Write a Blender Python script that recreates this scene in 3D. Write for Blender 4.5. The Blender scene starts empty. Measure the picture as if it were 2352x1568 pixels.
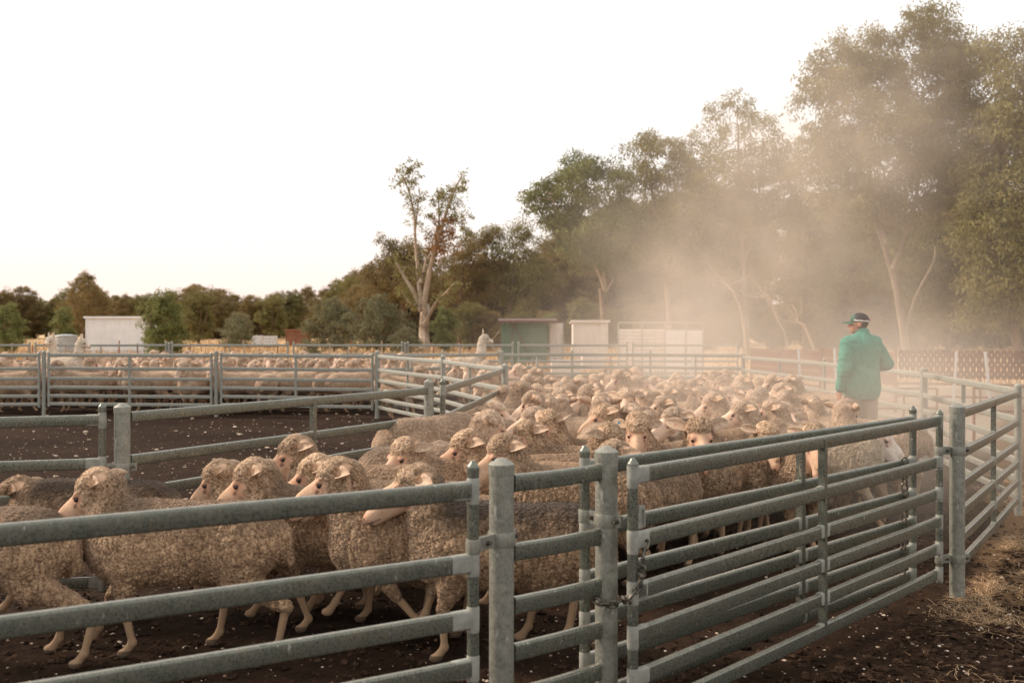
import bpy, math, random
import numpy as np
from mathutils import Vector, Matrix

scene = bpy.context.scene
rad = math.radians

# ------------------------------------------------------------------ camera
CAMH = 1.6
FPX = 2287.0                      # focal length in reference units (photo 2352 wide)
cam_d = bpy.data.cameras.new('camera')
cam_d.sensor_width = 36.0
cam_d.lens = 36.0 * FPX / 2352.0
cam_d.shift_y = -29.0 / 2352.0
cam_d.clip_start = 0.05
cam_d.clip_end = 3000
cam_d.dof.use_dof = True
cam_d.dof.focus_distance = 6.3
cam_d.dof.aperture_fstop = 3.6
cam = bpy.data.objects.new('camera', cam_d)
scene.collection.objects.link(cam)
cam.location = (0, 0, CAMH)
cam.rotation_euler = (rad(90), 0, 0)
scene.camera = cam

# ------------------------------------------------------------------ sky, sun, exposure
SUN_EL, SUN_AZ = rad(34), rad(-72)      # azimuth measured from +Y towards +X (low in the left, beyond the yards)
w = bpy.data.worlds.new("World"); scene.world = w; w.use_nodes = True
nt = w.node_tree; nt.nodes.clear()
sky = nt.nodes.new('ShaderNodeTexSky'); sky.sky_type = 'NISHITA'; sky.sun_disc = False
sky.sun_elevation = SUN_EL; sky.sun_rotation = SUN_AZ
sky.air_density = 1.0; sky.dust_density = 4.0; sky.ozone_density = 0.6
mixw = nt.nodes.new('ShaderNodeMix'); mixw.data_type = 'RGBA'
mixw.inputs['Factor'].default_value = 0.86
tc = nt.nodes.new('ShaderNodeTexCoord'); sep = nt.nodes.new('ShaderNodeSeparateXYZ')
rampw = nt.nodes.new('ShaderNodeValToRGB')
rampw.color_ramp.elements[0].position = 0.0; rampw.color_ramp.elements[0].color = (1.0, .78, .68, 1)
rampw.color_ramp.elements[1].position = 0.22; rampw.color_ramp.elements[1].color = (.985, .975, .965, 1)
e = rampw.color_ramp.elements.new(.07); e.color = (1.0, .885, .82, 1)
veil = nt.nodes.new('ShaderNodeVectorMath'); veil.operation = 'SCALE'; veil.inputs['Scale'].default_value = 11.5
bg = nt.nodes.new('ShaderNodeBackground'); bg.inputs['Strength'].default_value = 0.1
outw = nt.nodes.new('ShaderNodeOutputWorld')
L = nt.links.new
L(tc.outputs['Generated'], sep.inputs[0]); L(sep.outputs['Z'], rampw.inputs[0])
L(rampw.outputs['Color'], veil.inputs[0])
L(sky.outputs[0], mixw.inputs['A']); L(veil.outputs[0], mixw.inputs['B'])
L(mixw.outputs['Result'], bg.inputs['Color']); L(bg.outputs[0], outw.inputs['Surface'])

sun_d = bpy.data.lights.new('sun', 'SUN'); sun_d.energy = 4.0; sun_d.angle = rad(14); sun_d.color = (1.0, .84, .70)
sun = bpy.data.objects.new('sun', sun_d); scene.collection.objects.link(sun)
sd = Vector((math.sin(SUN_AZ)*math.cos(SUN_EL), math.cos(SUN_AZ)*math.cos(SUN_EL), math.sin(SUN_EL)))
sun.rotation_euler = sd.to_track_quat('Z', 'Y').to_euler()
scene.view_settings.view_transform = 'Standard'
scene.view_settings.look = 'None'
scene.view_settings.exposure = 0.2
scene.view_settings.gamma = 1
scene.cycles.volume_step_rate = 1.0
scene.cycles.volume_max_steps = 64
scene.cycles.volume_bounces = 1
scene.cycles.max_bounces = 6
scene.cycles.diffuse_bounces = 3
scene.cycles.glossy_bounces = 2
scene.cycles.transmission_bounces = 3
scene.cycles.transparent_max_bounces = 6
scene.cycles.use_adaptive_sampling = True
scene.cycles.adaptive_threshold = 0.02

# ------------------------------------------------------------------ helpers
def PX(x, D): return (x - 1176.0) / FPX * D
def PZ(y, D): return CAMH - (y - 755.0) / FPX * D
def P3(x, y, D): return np.array([PX(x, D), D, PZ(y, D)])

def tag(o, label=None, cat=None, group=None, kind=None):
    if label: o['label'] = label
    if cat: o['category'] = cat
    if group: o['group'] = group
    if kind: o['kind'] = kind
    return o

def add_obj(name, data, parent=None, loc=None, rz=0.0, sc=None):
    o = bpy.data.objects.new(name, data)
    scene.collection.objects.link(o)
    if parent is not None: o.parent = parent
    if loc is not None: o.location = loc
    if rz: o.rotation_euler = (0, 0, rz)
    if sc is not None: o.scale = (sc, sc, sc) if not hasattr(sc, '__len__') else sc
    return o

def copy_tree(o, parent=None):
    c = o.copy(); scene.collection.objects.link(c)
    if parent is not None: c.parent = parent
    for ch in o.children: copy_tree(ch, c)
    return c

def np_mesh(name, V, F, mats, midx=None, smooth=True, attrs=None):
    """V (n,3), F list of arrays (m,k) each of one polygon size"""
    me = bpy.data.meshes.new(name)
    if not isinstance(F, (list, tuple)): F = [F]
    F = [np.asarray(f, dtype=np.int32) for f in F if len(f)]
    nv = len(V)
    me.vertices.add(nv); me.vertices.foreach_set('co', np.asarray(V, dtype=np.float32).ravel())
    nl = sum(f.size for f in F); npoly = sum(len(f) for f in F)
    me.loops.add(nl); me.loops.foreach_set('vertex_index', np.concatenate([f.ravel() for f in F]))
    me.polygons.add(npoly)
    tot = np.concatenate([np.full(len(f), f.shape[1], np.int32) for f in F])
    start = np.concatenate([[0], np.cumsum(tot)[:-1]]).astype(np.int32)
    me.polygons.foreach_set('loop_start', start)
    try: me.polygons.foreach_set('loop_total', tot)
    except Exception: pass
    if midx is not None: me.polygons.foreach_set('material_index', np.asarray(midx, dtype=np.int32))
    me.polygons.foreach_set('use_smooth', np.full(npoly, smooth, dtype=bool))
    for m in (mats if isinstance(mats, (list, tuple)) else [mats]): me.materials.append(m)
    me.update(calc_edges=True)
    if attrs:
        for an, arr in attrs.items():
            a = me.color_attributes.new(name=an, type='FLOAT_COLOR', domain='POINT')
            a.data.foreach_set('color', np.asarray(arr, dtype=np.float32).ravel())
    me.validate()
    return me

class MB:
    """collects primitive shapes into one mesh"""
    def __init__(s): s.V = []; s.Q = []; s.T = []; s.mq = []; s.mt = []; s.n = 0; s.N = {}
    def _add(s, V, Q=None, T=None, m=0):
        V = np.asarray(V, float)
        if Q is not None and len(Q): Q = np.asarray(Q) + s.n; s.Q.append(Q); s.mq.append(np.full(len(Q), m))
        if T is not None and len(T): T = np.asarray(T) + s.n; s.T.append(T); s.mt.append(np.full(len(T), m))
        s.V.append(V); s.n += len(V)
    def sweep(s, path, prof, side=None, m=0, caps=True, scales=None):
        """profile (k,2) of (side, up) swept along path; frames kept level when side is given"""
        path = [np.asarray(p, float) for p in path]; k = len(prof); rings = []
        for i, p in enumerate(path):
            a = path[max(i-1, 0)]; b = path[min(i+1, len(path)-1)]
            t = b - a; t /= (np.linalg.norm(t) + 1e-9)
            up0 = np.array([0, 0, 1.0]) if abs(t[2]) < .95 else np.array([0, 1.0, 0])
            sx = np.cross(t, up0); sx /= np.linalg.norm(sx); up = np.cross(sx, t)
            sc = scales[i] if scales is not None else 1.0
            rings.append(p + sc * (prof[:, :1] * sx + prof[:, 1:] * up))
        V = np.concatenate(rings); Q = []
        for i in range(len(path)-1):
            for j in range(k):
                j2 = (j+1) % k
                Q.append((i*k+j, i*k+j2, (i+1)*k+j2, (i+1)*k+j))
        T = []
        if caps:
            c0 = len(V); V = np.concatenate([V, [path[0], path[-1]]])
            for j in range(k):
                j2 = (j+1) % k
                T.append((c0, j2, j)); T.append((c0+1, (len(path)-1)*k+j, (len(path)-1)*k+j2))
        s._add(V, Q, T, m)
    def tube(s, path, r, seg=10, m=0, caps=True):
        a = np.linspace(0, 2*np.pi, seg, endpoint=False); prof = np.stack([np.cos(a), np.sin(a)], 1)
        rs = r if hasattr(r, '__len__') else [r]*len(path)
        s.sweep(path, prof, m=m, caps=caps, scales=rs)
    def lathe(s, base, rz, seg=20, m=0):
        """rz list of (r, z) from bottom to top about the vertical through base"""
        base = np.asarray(base, float); a = np.linspace(0, 2*np.pi, seg, endpoint=False); V = []; Q = []
        for r, z in rz: V += [base + np.array([r*math.cos(t), r*math.sin(t), z]) for t in a]
        for i in range(len(rz)-1):
            for j in range(seg): Q.append((i*seg+j, i*seg+(j+1) % seg, (i+1)*seg+(j+1) % seg, (i+1)*seg+j))
        s._add(V, Q, None, m)
    def box(s, c, d, rz=0, m=0, M=None):
        c = np.asarray(c, float); d = np.asarray(d, float)/2
        V = np.array([[x, y, z] for x in (-1, 1) for y in (-1, 1) for z in (-1, 1)], float)*d
        if rz: cs, sn = math.cos(rz), math.sin(rz); V = V @ np.array([[cs, sn, 0], [-sn, cs, 0], [0, 0, 1]])
        if M is not None: V = V @ np.asarray(M).T
        s._add(V + c, [(0,1,3,2),(4,6,7,5),(0,4,5,1),(2,3,7,6),(0,2,6,4),(1,5,7,3)], None, m)
    def mesh(s, name, mats, smooth=True):
        V = np.concatenate(s.V); F = []; mi = []
        if s.Q: F.append(np.concatenate(s.Q)); mi.append(np.concatenate(s.mq))
        if s.T: F.append(np.concatenate(s.T)); mi.append(np.concatenate(s.mt))
        return np_mesh(name, V, F, mats, np.concatenate(mi), smooth)
    def obj(s, name, mats, parent=None, smooth=True, loc=None, rz=0):
        me = s.mesh(name, mats, smooth)
        if smooth:
            try: me.set_sharp_from_angle(angle=rad(38))
            except Exception: pass
        return add_obj(name, me, parent, loc, rz)

# ---- vectorised noise
def _h(ix, iy, iz, s=0):
    n = (ix.astype(np.int64)*73856093) ^ (iy.astype(np.int64)*19349663) ^ (iz.astype(np.int64)*83492791) ^ np.int64(s*2654435761 % (1 << 31))
    n = (n ^ (n >> 13)) * 1274126177; n = n & 0x7fffffff
    n = (n ^ (n >> 15)) * 2246822519; n = n & 0x7fffffff
    return (n ^ (n >> 12)).astype(np.float64) % 65536 / 65536.0
def vnoise(p, s=0):
    i = np.floor(p); f = p - i; f = f*f*(3-2*f); i = i.astype(np.int64); r = 0
    for dx in (0, 1):
        wx = f[:, 0] if dx else 1-f[:, 0]
        for dy in (0, 1):
            wy = f[:, 1] if dy else 1-f[:, 1]
            for dz in (0, 1):
                wz = f[:, 2] if dz else 1-f[:, 2]
                r = r + wx*wy*wz*_h(i[:, 0]+dx, i[:, 1]+dy, i[:, 2]+dz, s)
    return r*2-1
def fbm(p, s=0, o=3):
    r = 0; a = 1.0; t = 0
    for k in range(o): r = r + a*vnoise(p*(2.03**k)+7.1*k, s+k); t += a; a *= .5
    return r/t
def worley(p, s=0):
    i = np.floor(p).astype(np.int64); d1 = np.full(len(p), 9.0); d2 = np.full(len(p), 9.0)
    for dx in (-1, 0, 1):
        for dy in (-1, 0, 1):
            for dz in (-1, 0, 1):
                c = i + np.array([dx, dy, dz])
                q = np.stack([c[:, k] + _h(c[:, 0], c[:, 1], c[:, 2], s+11*k) for k in range(3)], 1)
                d = np.linalg.norm(q-p, axis=1)
                m = d < d1; d2 = np.where(m, d1, np.minimum(d2, d)); d1 = np.where(m, d, d1)
    return d1, d2

# ---- smooth distance fields and their surface
class SDF:
    def __init__(s, lo, hi, h, fill=.2):
        s.lo = np.asarray(lo, float); s.h = h
        s.n = np.ceil((np.asarray(hi)-s.lo)/h).astype(int)+1
        s.F = np.full(s.n, fill, np.float32); s.ax = [s.lo[k]+h*np.arange(s.n[k]) for k in range(3)]
    def _sub(s, lo, hi):
        a = np.clip(np.floor((lo-s.lo)/s.h).astype(int), 0, s.n-1); b = np.clip(np.ceil((hi-s.lo)/s.h).astype(int)+1, 1, s.n)
        if (b <= a).any(): return None
        sl = tuple(slice(a[k], b[k]) for k in range(3))
        X, Y, Z = np.meshgrid(*[s.ax[k][sl[k]] for k in range(3)], indexing='ij')
        return sl, X, Y, Z
    def _merge(s, sl, d, k, op):
        A = s.F[sl]
        if op == 'cut':
            h = np.clip(.5-.5*(A+d)/k, 0, 1); s.F[sl] = A*(1-h)+(-d)*h + k*h*(1-h)
        else:
            h = np.clip(.5+.5*(A-d)/k, 0, 1); s.F[sl] = A*(1-h)+d*h - k*h*(1-h)
    def cone(s, a, b, ra, rb, k=.03, op='add'):
        a = np.asarray(a, float); b = np.asarray(b, float); m = max(ra, rb)+k+.04
        g = s._sub(np.minimum(a, b)-m, np.maximum(a, b)+m)
        if g is None: return
        sl, X, Y, Z = g; ab = b-a; L2 = ab@ab+1e-12
        px, py, pz = X-a[0], Y-a[1], Z-a[2]
        t = np.clip((px*ab[0]+py*ab[1]+pz*ab[2])/L2, 0, 1)
        d = np.sqrt((px-t*ab[0])**2+(py-t*ab[1])**2+(pz-t*ab[2])**2)-(ra+(rb-ra)*t)
        s._merge(sl, d, k, op)
    def ell(s, c, r, R=None, k=.03, op='add'):
        c = np.asarray(c, float); r = np.asarray(r, float); m = r.max()+k+.04
        g = s._sub(c-m, c+m)
        if g is None: return
        sl, X, Y, Z = g; p = np.stack([X-c[0], Y-c[1], Z-c[2]], -1)
        if R is not None: p = p @ np.asarray(R)          # local = R^T p
        k0 = np.linalg.norm(p/r, axis=-1); k1 = np.linalg.norm(p/(r*r), axis=-1)+1e-9
        s._merge(sl, k0*(k0-1)/k1, k, op)
    def surface(s):
        F = s.F; S = F < 0; nx, ny, nz = F.shape
        c = np.zeros((nx-1, ny-1, nz-1), np.int8)
        for dx in (0, 1):
            for dy in (0, 1):
                for dz in (0, 1): c += S[dx:nx-1+dx, dy:ny-1+dy, dz:nz-1+dz]
        act = np.argwhere((c > 0) & (c < 8)); idx = -np.ones(c.shape, np.int64)
        idx[act[:, 0], act[:, 1], act[:, 2]] = np.arange(len(act))
        cr = np.array([[x, y, z] for x in (0, 1) for y in (0, 1) for z in (0, 1)])
        vals = np.stack([F[act[:, 0]+o[0], act[:, 1]+o[1], act[:, 2]+o[2]] for o in cr], 1).astype(float)
        acc = np.zeros((len(act), 3)); cnt = np.zeros(len(act))
        for i in range(8):
            for j in range(i+1, 8):
                if np.abs(cr[i]-cr[j]).sum() == 1:
                    a, b = vals[:, i], vals[:, j]; m = (a < 0) != (b < 0)
                    t = np.where(m, a/(np.where(m, a-b, 1)), 0)
                    acc += np.where(m[:, None], cr[i]+t[:, None]*(cr[j]-cr[i]), 0); cnt += m
        V = s.lo+s.h*(act+acc/cnt[:, None]); Q = []
        for ax in range(3):
            o = [0, 0, 0]; o[ax] = 1
            A = S[:nx-o[0], :ny-o[1], :nz-o[2]]; B = S[o[0]:, o[1]:, o[2]:]
            e = np.argwhere(A != B); u, v = (ax+1) % 3, (ax+2) % 3
            lim = np.array(c.shape)
            ok = (e[:, u] > 0) & (e[:, v] > 0) & (e[:, u] < lim[u]) & (e[:, v] < lim[v]) & (e[:, ax] < lim[ax])
            e = e[ok]; fl = A[e[:, 0], e[:, 1], e[:, 2]]
            def g(du, dv):
                q = e.copy(); q[:, u] -= du; q[:, v] -= dv; return idx[q[:, 0], q[:, 1], q[:, 2]]
            q = np.stack([g(1, 1), g(0, 1), g(0, 0), g(1, 0)], 1)
            q[~fl] = q[~fl][:, ::-1]; Q.append(q)
        Q = np.concatenate(Q); Q = Q[(Q >= 0).all(1)]
        return V, Q

def v_normals(V, Q):
    n = np.cross(V[Q[:, 2]]-V[Q[:, 0]], V[Q[:, 3]]-V[Q[:, 1]]) if Q.shape[1] == 4 else np.cross(V[Q[:, 1]]-V[Q[:, 0]], V[Q[:, 2]]-V[Q[:, 0]])
    N = np.zeros_like(V)
    for k in range(Q.shape[1]):
        for a in range(3): N[:, a] += np.bincount(Q[:, k], n[:, a], len(V))
    return N/(np.linalg.norm(N, axis=1, keepdims=True)+1e-12)
def relax(V, Q, it=2, f=.5):
    for _ in range(it):
        A = np.zeros_like(V); c = np.bincount(Q.ravel(), minlength=len(V)).astype(float)
        ctr = V[Q].mean(1)
        for k in range(Q.shape[1]):
            for a in range(3): A[:, a] += np.bincount(Q[:, k], ctr[:, a], len(V))
        V = V*(1-f)+f*A/np.maximum(c, 1)[:, None]
    return V

# ------------------------------------------------------------------ node material helper
class NM:
    def __init__(s, name, rough=.6, metal=0.0, spec=.5):
        s.m = bpy.data.materials.new(name); s.m.use_nodes = True; s.t = s.m.node_tree
        s.b = s.t.nodes['Principled BSDF']; s.out = s.t.nodes['Material Output']
        s.b.inputs['Roughness'].default_value = rough; s.b.inputs['Metallic'].default_value = metal
        s.b.inputs['Specular IOR Level'].default_value = spec
    def n(s, typ, **kw):
        nd = s.t.nodes.new(typ)
        for k, v in kw.items():
            if k in nd.inputs: nd.inputs[k].default_value = v
            else: setattr(nd, k, v)
        return nd
    def l(s, a, b): s.t.links.new(a, b)
    def coord(s, kind='Object', scale=(1, 1, 1)):
        tc = s.n('ShaderNodeTexCoord'); mp = s.n('ShaderNodeMapping'); mp.inputs['Scale'].default_value = scale
        s.l(tc.outputs[kind], mp.inputs[0]); return mp.outputs[0]
    def noise(s, vec, scale=5, detail=4, rough=.6, out='Fac'):
        nd = s.n('ShaderNodeTexNoise'); nd.inputs['Scale'].default_value = scale; nd.inputs['Detail'].default_value = detail
        nd.inputs['Roughness'].default_value = rough; s.l(vec, nd.inputs['Vector']); return nd.outputs[out]
    def voro(s, vec, scale=5, feature='F1', out='Distance'):
        nd = s.n('ShaderNodeTexVoronoi'); nd.feature = feature; nd.inputs['Scale'].default_value = scale
        s.l(vec, nd.inputs['Vector']); return nd.outputs[out]
    def ramp(s, fac, stops, interp='LINEAR'):
        nd = s.n('ShaderNodeValToRGB'); cr = nd.color_ramp; cr.interpolation = interp
        cr.elements[0].position = stops[0][0]; cr.elements[0].color = (*stops[0][1], 1)
        cr.elements[1].position = stops[-1][0]; cr.elements[1].color = (*stops[-1][1], 1)
        for p, c in stops[1:-1]: cr.elements.new(p).color = (*c, 1)
        s.l(fac, nd.inputs[0]); return nd.outputs['Color']
    def fr(s, fac, a, b, lo=0.0, hi=1.0):
        nd = s.n('ShaderNodeMapRange'); s.l(fac, nd.inputs[0])
        for k, v in zip((1, 2, 3, 4), (a, b, lo, hi)): nd.inputs[k].default_value = v
        return nd.outputs[0]
    def mix(s, fac, a, b, mode='MIX'):
        nd = s.n('ShaderNodeMix'); nd.data_type = 'RGBA'; nd.blend_type = mode
        for key, v in (('Factor', fac), ('A', a), ('B', b)):
            i = nd.inputs[key]
            if isinstance(v, (int, float)): i.default_value = v
            elif isinstance(v, tuple): i.default_value = (*v, 1)
            else: s.l(v, i)
        return nd.outputs['Result']
    def math(s, op, a, b=None):
        nd = s.n('ShaderNodeMath'); nd.operation = op
        for i, v in enumerate((a, b)):
            if v is None: continue
            if isinstance(v, (int, float)): nd.inputs[i].default_value = v
            else: s.l(v, nd.inputs[i])
        return nd.outputs[0]
    def col(s, c):
        if isinstance(c, tuple): s.b.inputs['Base Color'].default_value = (*c, 1)
        else: s.l(c, s.b.inputs['Base Color'])
        return s
    def bump(s, h, strength=.5, dist=.01):
        nd = s.n('ShaderNodeBump'); nd.inputs['Strength'].default_value = strength; nd.inputs['Distance'].default_value = dist
        s.l(h, nd.inputs['Height']); s.l(nd.outputs[0], s.b.inputs['Normal']); return s
    def attr(s, name, out='Color'):
        nd = s.n('ShaderNodeAttribute'); nd.attribute_name = name; return nd.outputs[out]
    def rnd(s):
        return s.n('ShaderNodeObjectInfo').outputs['Random']

# ------------------------------------------------------------------ materials
def sx_z(m, v):
    s_ = m.n('ShaderNodeSeparateXYZ'); m.l(v, s_.inputs[0]); return s_.outputs['Z']
def m_wool(name, base, deep, face, dirt=.35):
    m = NM(name, rough=.95, spec=.15)
    v = m.coord('Object'); msk = m.n('ShaderNodeSeparateColor'); m.l(m.attr('Mask'), msk.inputs[0])
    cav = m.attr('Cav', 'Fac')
    hx_ = m.n('ShaderNodeSeparateXYZ'); m.l(v, hx_.inputs[0])
    tips = m.mix(m.fr(hx_.outputs['X'], .30, .46), tuple(c*k for c, k in zip(base, (.80, .74, .68))), base)
    tips = m.mix(m.fr(m.noise(v, 5, 3, .6), .40, .60, 0, .45), tips, tuple(c*k for c, k in zip(base, (.58, .54, .48))))
    wool = m.mix(m.fr(cav, .10, .66), deep, tips)  # crevices coloured darker than the tips: shade painted into the wool colour
    speck = m.noise(v, 90, 3, .7)
    wool = m.mix(m.fr(speck, .35, .62, .40, 0), wool, tuple(c*.62 for c in deep))
    big = m.noise(v, 3.5, 3, .6)
    wool = m.mix(m.fr(big, .42, .62, 0, dirt), wool, tuple(c*.75 for c in deep))
    # dust and muck held by the wool on the back, own patch with an uneven edge
    sx = m.n('ShaderNodeSeparateXYZ'); m.l(v, sx.inputs[0])
    edge = m.math('ADD', sx.outputs['Z'], m.math('MULTIPLY', m.noise(v, 7, 4, .7), .22))
    amt = m.math('MAXIMUM', m.fr(m.rnd(), .5, 1, .0, .6), m.attr('Mask', 'Alpha'))
    back = m.math('MULTIPLY', m.fr(edge, .70, .86), amt)
    headfree = m.fr(sx.outputs['X'], .30, .42, 1, 0)
    wool = m.mix(m.math('MULTIPLY', back, headfree), wool, (.075, .048, .03))
    tint = m.fr(m.rnd(), 0, 1, .72, 1.12)
    wool = m.mix(1.0, wool, m_gray(m, tint), 'MULTIPLY')
    fn = m.noise(v, 28, 4, .6)
    skin = m.mix(m.fr(fn, .35, .65), tuple(c*.8 for c in face), face)
    skin = m.mix(m.fr(m.noise(v, 11, 4, .6), .42, .62, 0, .6), skin, tuple(c*k for c, k in zip(face, (.66, .58, .50))))
    skin = m.mix(m.fr(m.noise(v, 260, 2), .4, .7, 0, .35), skin, tuple(min(1, c*1.35) for c in face))
    leg = m.fr(sx_z(m, v), .40, .55, 1, 0)
    skin = m.mix(leg, skin, (.36, .235, .14))
    skin = m.mix(msk.outputs['Blue'], skin, (.50, .22, .14))
    skin = m.mix(msk.outputs['Green'], skin, (.035, .022, .016))
    m.col(m.mix(msk.outputs['Red'], skin, wool))
    h = m.math('ADD', m.math('MULTIPLY', m.noise(v, 120, 3, .7), 1.0), m.math('MULTIPLY', m.voro(v, 75), .8))
    hh = m.math('MULTIPLY', h, m.fr(msk.outputs['Red'], 0, 1, .12, 1))
    m.bump(hh, 1.0, .010)
    m.b.inputs['Sheen Weight'].default_value = .12
    m.b.inputs['Sheen Roughness'].default_value = .5
    m.b.inputs['Subsurface Weight'].default_value = 0.0
    return m.m
def m_gray(m, f):
    nd = m.n('ShaderNodeCombineColor')
    for k in range(3): m.l(f, nd.inputs[k])
    return nd.outputs[0]
MAT = {}
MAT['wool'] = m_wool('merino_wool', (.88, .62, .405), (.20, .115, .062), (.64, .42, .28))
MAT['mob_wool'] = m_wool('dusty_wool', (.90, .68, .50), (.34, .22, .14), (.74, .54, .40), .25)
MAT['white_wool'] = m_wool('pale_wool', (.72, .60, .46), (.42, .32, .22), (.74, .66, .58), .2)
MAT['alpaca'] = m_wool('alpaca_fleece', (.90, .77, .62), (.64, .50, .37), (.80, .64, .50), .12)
e = NM('eye', rough=.12, spec=.6); e.col((.012, .008, .006)); MAT['eye'] = e.m
e = NM('inner_ear', rough=.75); e.col(e.mix(e.fr(e.noise(e.coord(), 40), .4, .6), (.38, .25, .165), (.52, .38, .265))); MAT['ear'] = e.m
for nm, c in (('tag_red', (.75, .10, .03)), ('tag_blue', (.12, .35, .55)), ('tag_dark', (.03, .035, .04))):
    e = NM(nm, rough=.4); e.col(c); MAT[nm] = e.m

def m_galv(name, a, b, c, rough=.27, metal=.55):
    m = NM(name, rough=rough, metal=metal)
    v = m.coord('Object'); n1 = m.noise(v, 26, 6, .75); n2 = m.noise(v, 110, 3, .7); vo = m.voro(v, 55, 'F1', 'Color')
    g = m.n('ShaderNodeSeparateColor'); m.l(vo, g.inputs[0])
    col = m.mix(m.fr(n1, .38, .60), a, b)
    col = m.mix(m.fr(n2, .45, .72, 0, .55), col, c)
    col = m.mix(m.fr(g.outputs['Red'], 0, 1, 0, .16), col, c)
    # zinc runs: short pale upright drips, sparse
    vs = m.coord('Object', (1, 1, .35)); d = m.noise(vs, 62, 2, .5); keep = m.noise(v, 6, 2, .5)
    drip = m.math('MULTIPLY', m.fr(d, .66, .70), m.fr(keep, .47, .53))
    col = m.mix(m.math('MULTIPLY', drip, .7), col, (.52, .52, .46))
    rust = m.math('MULTIPLY', m.fr(m.noise(v, 6, 6, .8), .56, .68, 0, .6), m.fr(n2, .4, .6))
    col = m.mix(rust, col, (.24, .14, .07))
    # dust lying on the upper faces
    geo = m.n('ShaderNodeNewGeometry'); sn = m.n('ShaderNodeSeparateXYZ'); m.l(geo.outputs['Normal'], sn.inputs[0])
    dust = m.math('MULTIPLY', m.fr(sn.outputs['Z'], .6, .95, 0, .35), m.fr(n1, .3, .6))
    col = m.mix(dust, col, (.36, .30, .23))
    m.col(col)
    m.l(m.fr(n2, .3, .7, rough-.08, rough+.18), m.b.inputs['Roughness'])
    m.bump(n2, .12, .001)
    return m.m
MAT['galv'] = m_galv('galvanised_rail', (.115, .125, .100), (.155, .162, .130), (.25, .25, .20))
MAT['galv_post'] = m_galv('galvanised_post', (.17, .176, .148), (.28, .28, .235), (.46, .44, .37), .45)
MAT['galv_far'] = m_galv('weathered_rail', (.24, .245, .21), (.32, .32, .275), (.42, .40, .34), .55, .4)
w_ = NM('zinc_paint_weld', rough=.7, metal=.1); v = w_.coord(); w_.col(w_.mix(w_.fr(w_.noise(v, 30, 4), .3, .7), (.22, .218, .185), (.34, .335, .285))); w_.bump(w_.noise(v, 60), .4, .004); MAT['weld'] = w_.m
c_ = NM('chain_steel', rough=.5, metal=.8); c_.col(c_.mix(c_.fr(c_.noise(c_.coord(), 60), .4, .6), (.10, .095, .085), (.20, .17, .13))); MAT['chain'] = c_.m

# ------------------------------------------------------------------ sheep
def rotz(a): c, s = math.cos(a), math.sin(a); return np.array([[c, -s, 0], [s, c, 0], [0, 0, 1.0]])
def roty(a): c, s = math.cos(a), math.sin(a); return np.array([[c, 0, s], [0, 1, 0], [-s, 0, c]])
def rotx(a): c, s = math.cos(a), math.sin(a); return np.array([[1, 0, 0], [0, c, -s], [0, s, c]])

GAITS = {
 'stand': {'fn': (.29, 0), 'ff': (.27, 0), 'hn': (-.40, 0), 'hf': (-.36, 0)},
 'walk':  {'fn': (.14, 0), 'ff': (.47, .03), 'hn': (-.50, 0), 'hf': (-.16, .0)},
 'walk2': {'fn': (.46, .04), 'ff': (.18, 0), 'hn': (-.20, 0), 'hf': (-.56, .02)},
 'trot':  {'fn': (.52, .02), 'ff': (.08, .06), 'hn': (-.62, .05), 'hf': (-.22, .0)},
 'stride':{'fn': (.20, 0), 'ff': (.50, .06), 'hn': (-.68, .0), 'hf': (-.26, .02)},
}
def ear_mesh(base, out, up, L=.135, W=.036, cup=.5, side=1):
    """leaf-shaped cupped ear with thickness; returns verts, quads"""
    out = out/np.linalg.norm(out); sd_ = np.cross(up, out); sd_ /= np.linalg.norm(sd_); u = np.cross(out, sd_)
    nu, nv = 9, 6; V = []
    for lay in (0, 1):
        for i in range(nu):
            t = i/(nu-1); wd = W*(math.sin(math.pi*min(1, t*.86+.14))**.75) if t < .999 else .001
            for j in range(nv):
                s_ = (j/(nv-1))*2-1
                p = base + out*(t*L) + sd_*(s_*wd) + u*(cup*wd*s_*s_ - .18*L*t*t*.4) - u*lay*(.006*(1-t*.6))
                V.append(p)
    V = np.array(V); Q = []; n = nu*nv
    for i in range(nu-1):
        for j in range(nv-1):
            a = i*nv+j; Q.append((a, a+1, a+nv+1, a+nv)); Q.append((n+a, n+a+nv, n+a+nv+1, n+a+1))
    for i in range(nu-1):
        a = i*nv; b = i*nv+nv-1
        Q.append((a, a+nv, n+a+nv, n+a)); Q.append((b, n+b, n+b+nv, b+nv))
    return V, np.array(Q)

def sphere_mesh(c, r, nu=10, nv=7):
    V = []; Q = []
    for i in range(nv):
        th = math.pi*(i+.02)/(nv-1+.04)
        for j in range(nu): ph = 2*math.pi*j/nu; V.append((c[0]+r*math.sin(th)*math.cos(ph), c[1]+r*math.sin(th)*math.sin(ph), c[2]+r*math.cos(th)))
    for i in range(nv-1):
        for j in range(nu): Q.append((i*nu+j, (i+1)*nu+j, (i+1)*nu+(j+1) % nu, i*nu+(j+1) % nu))
    return np.array(V), np.array(Q)

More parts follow.
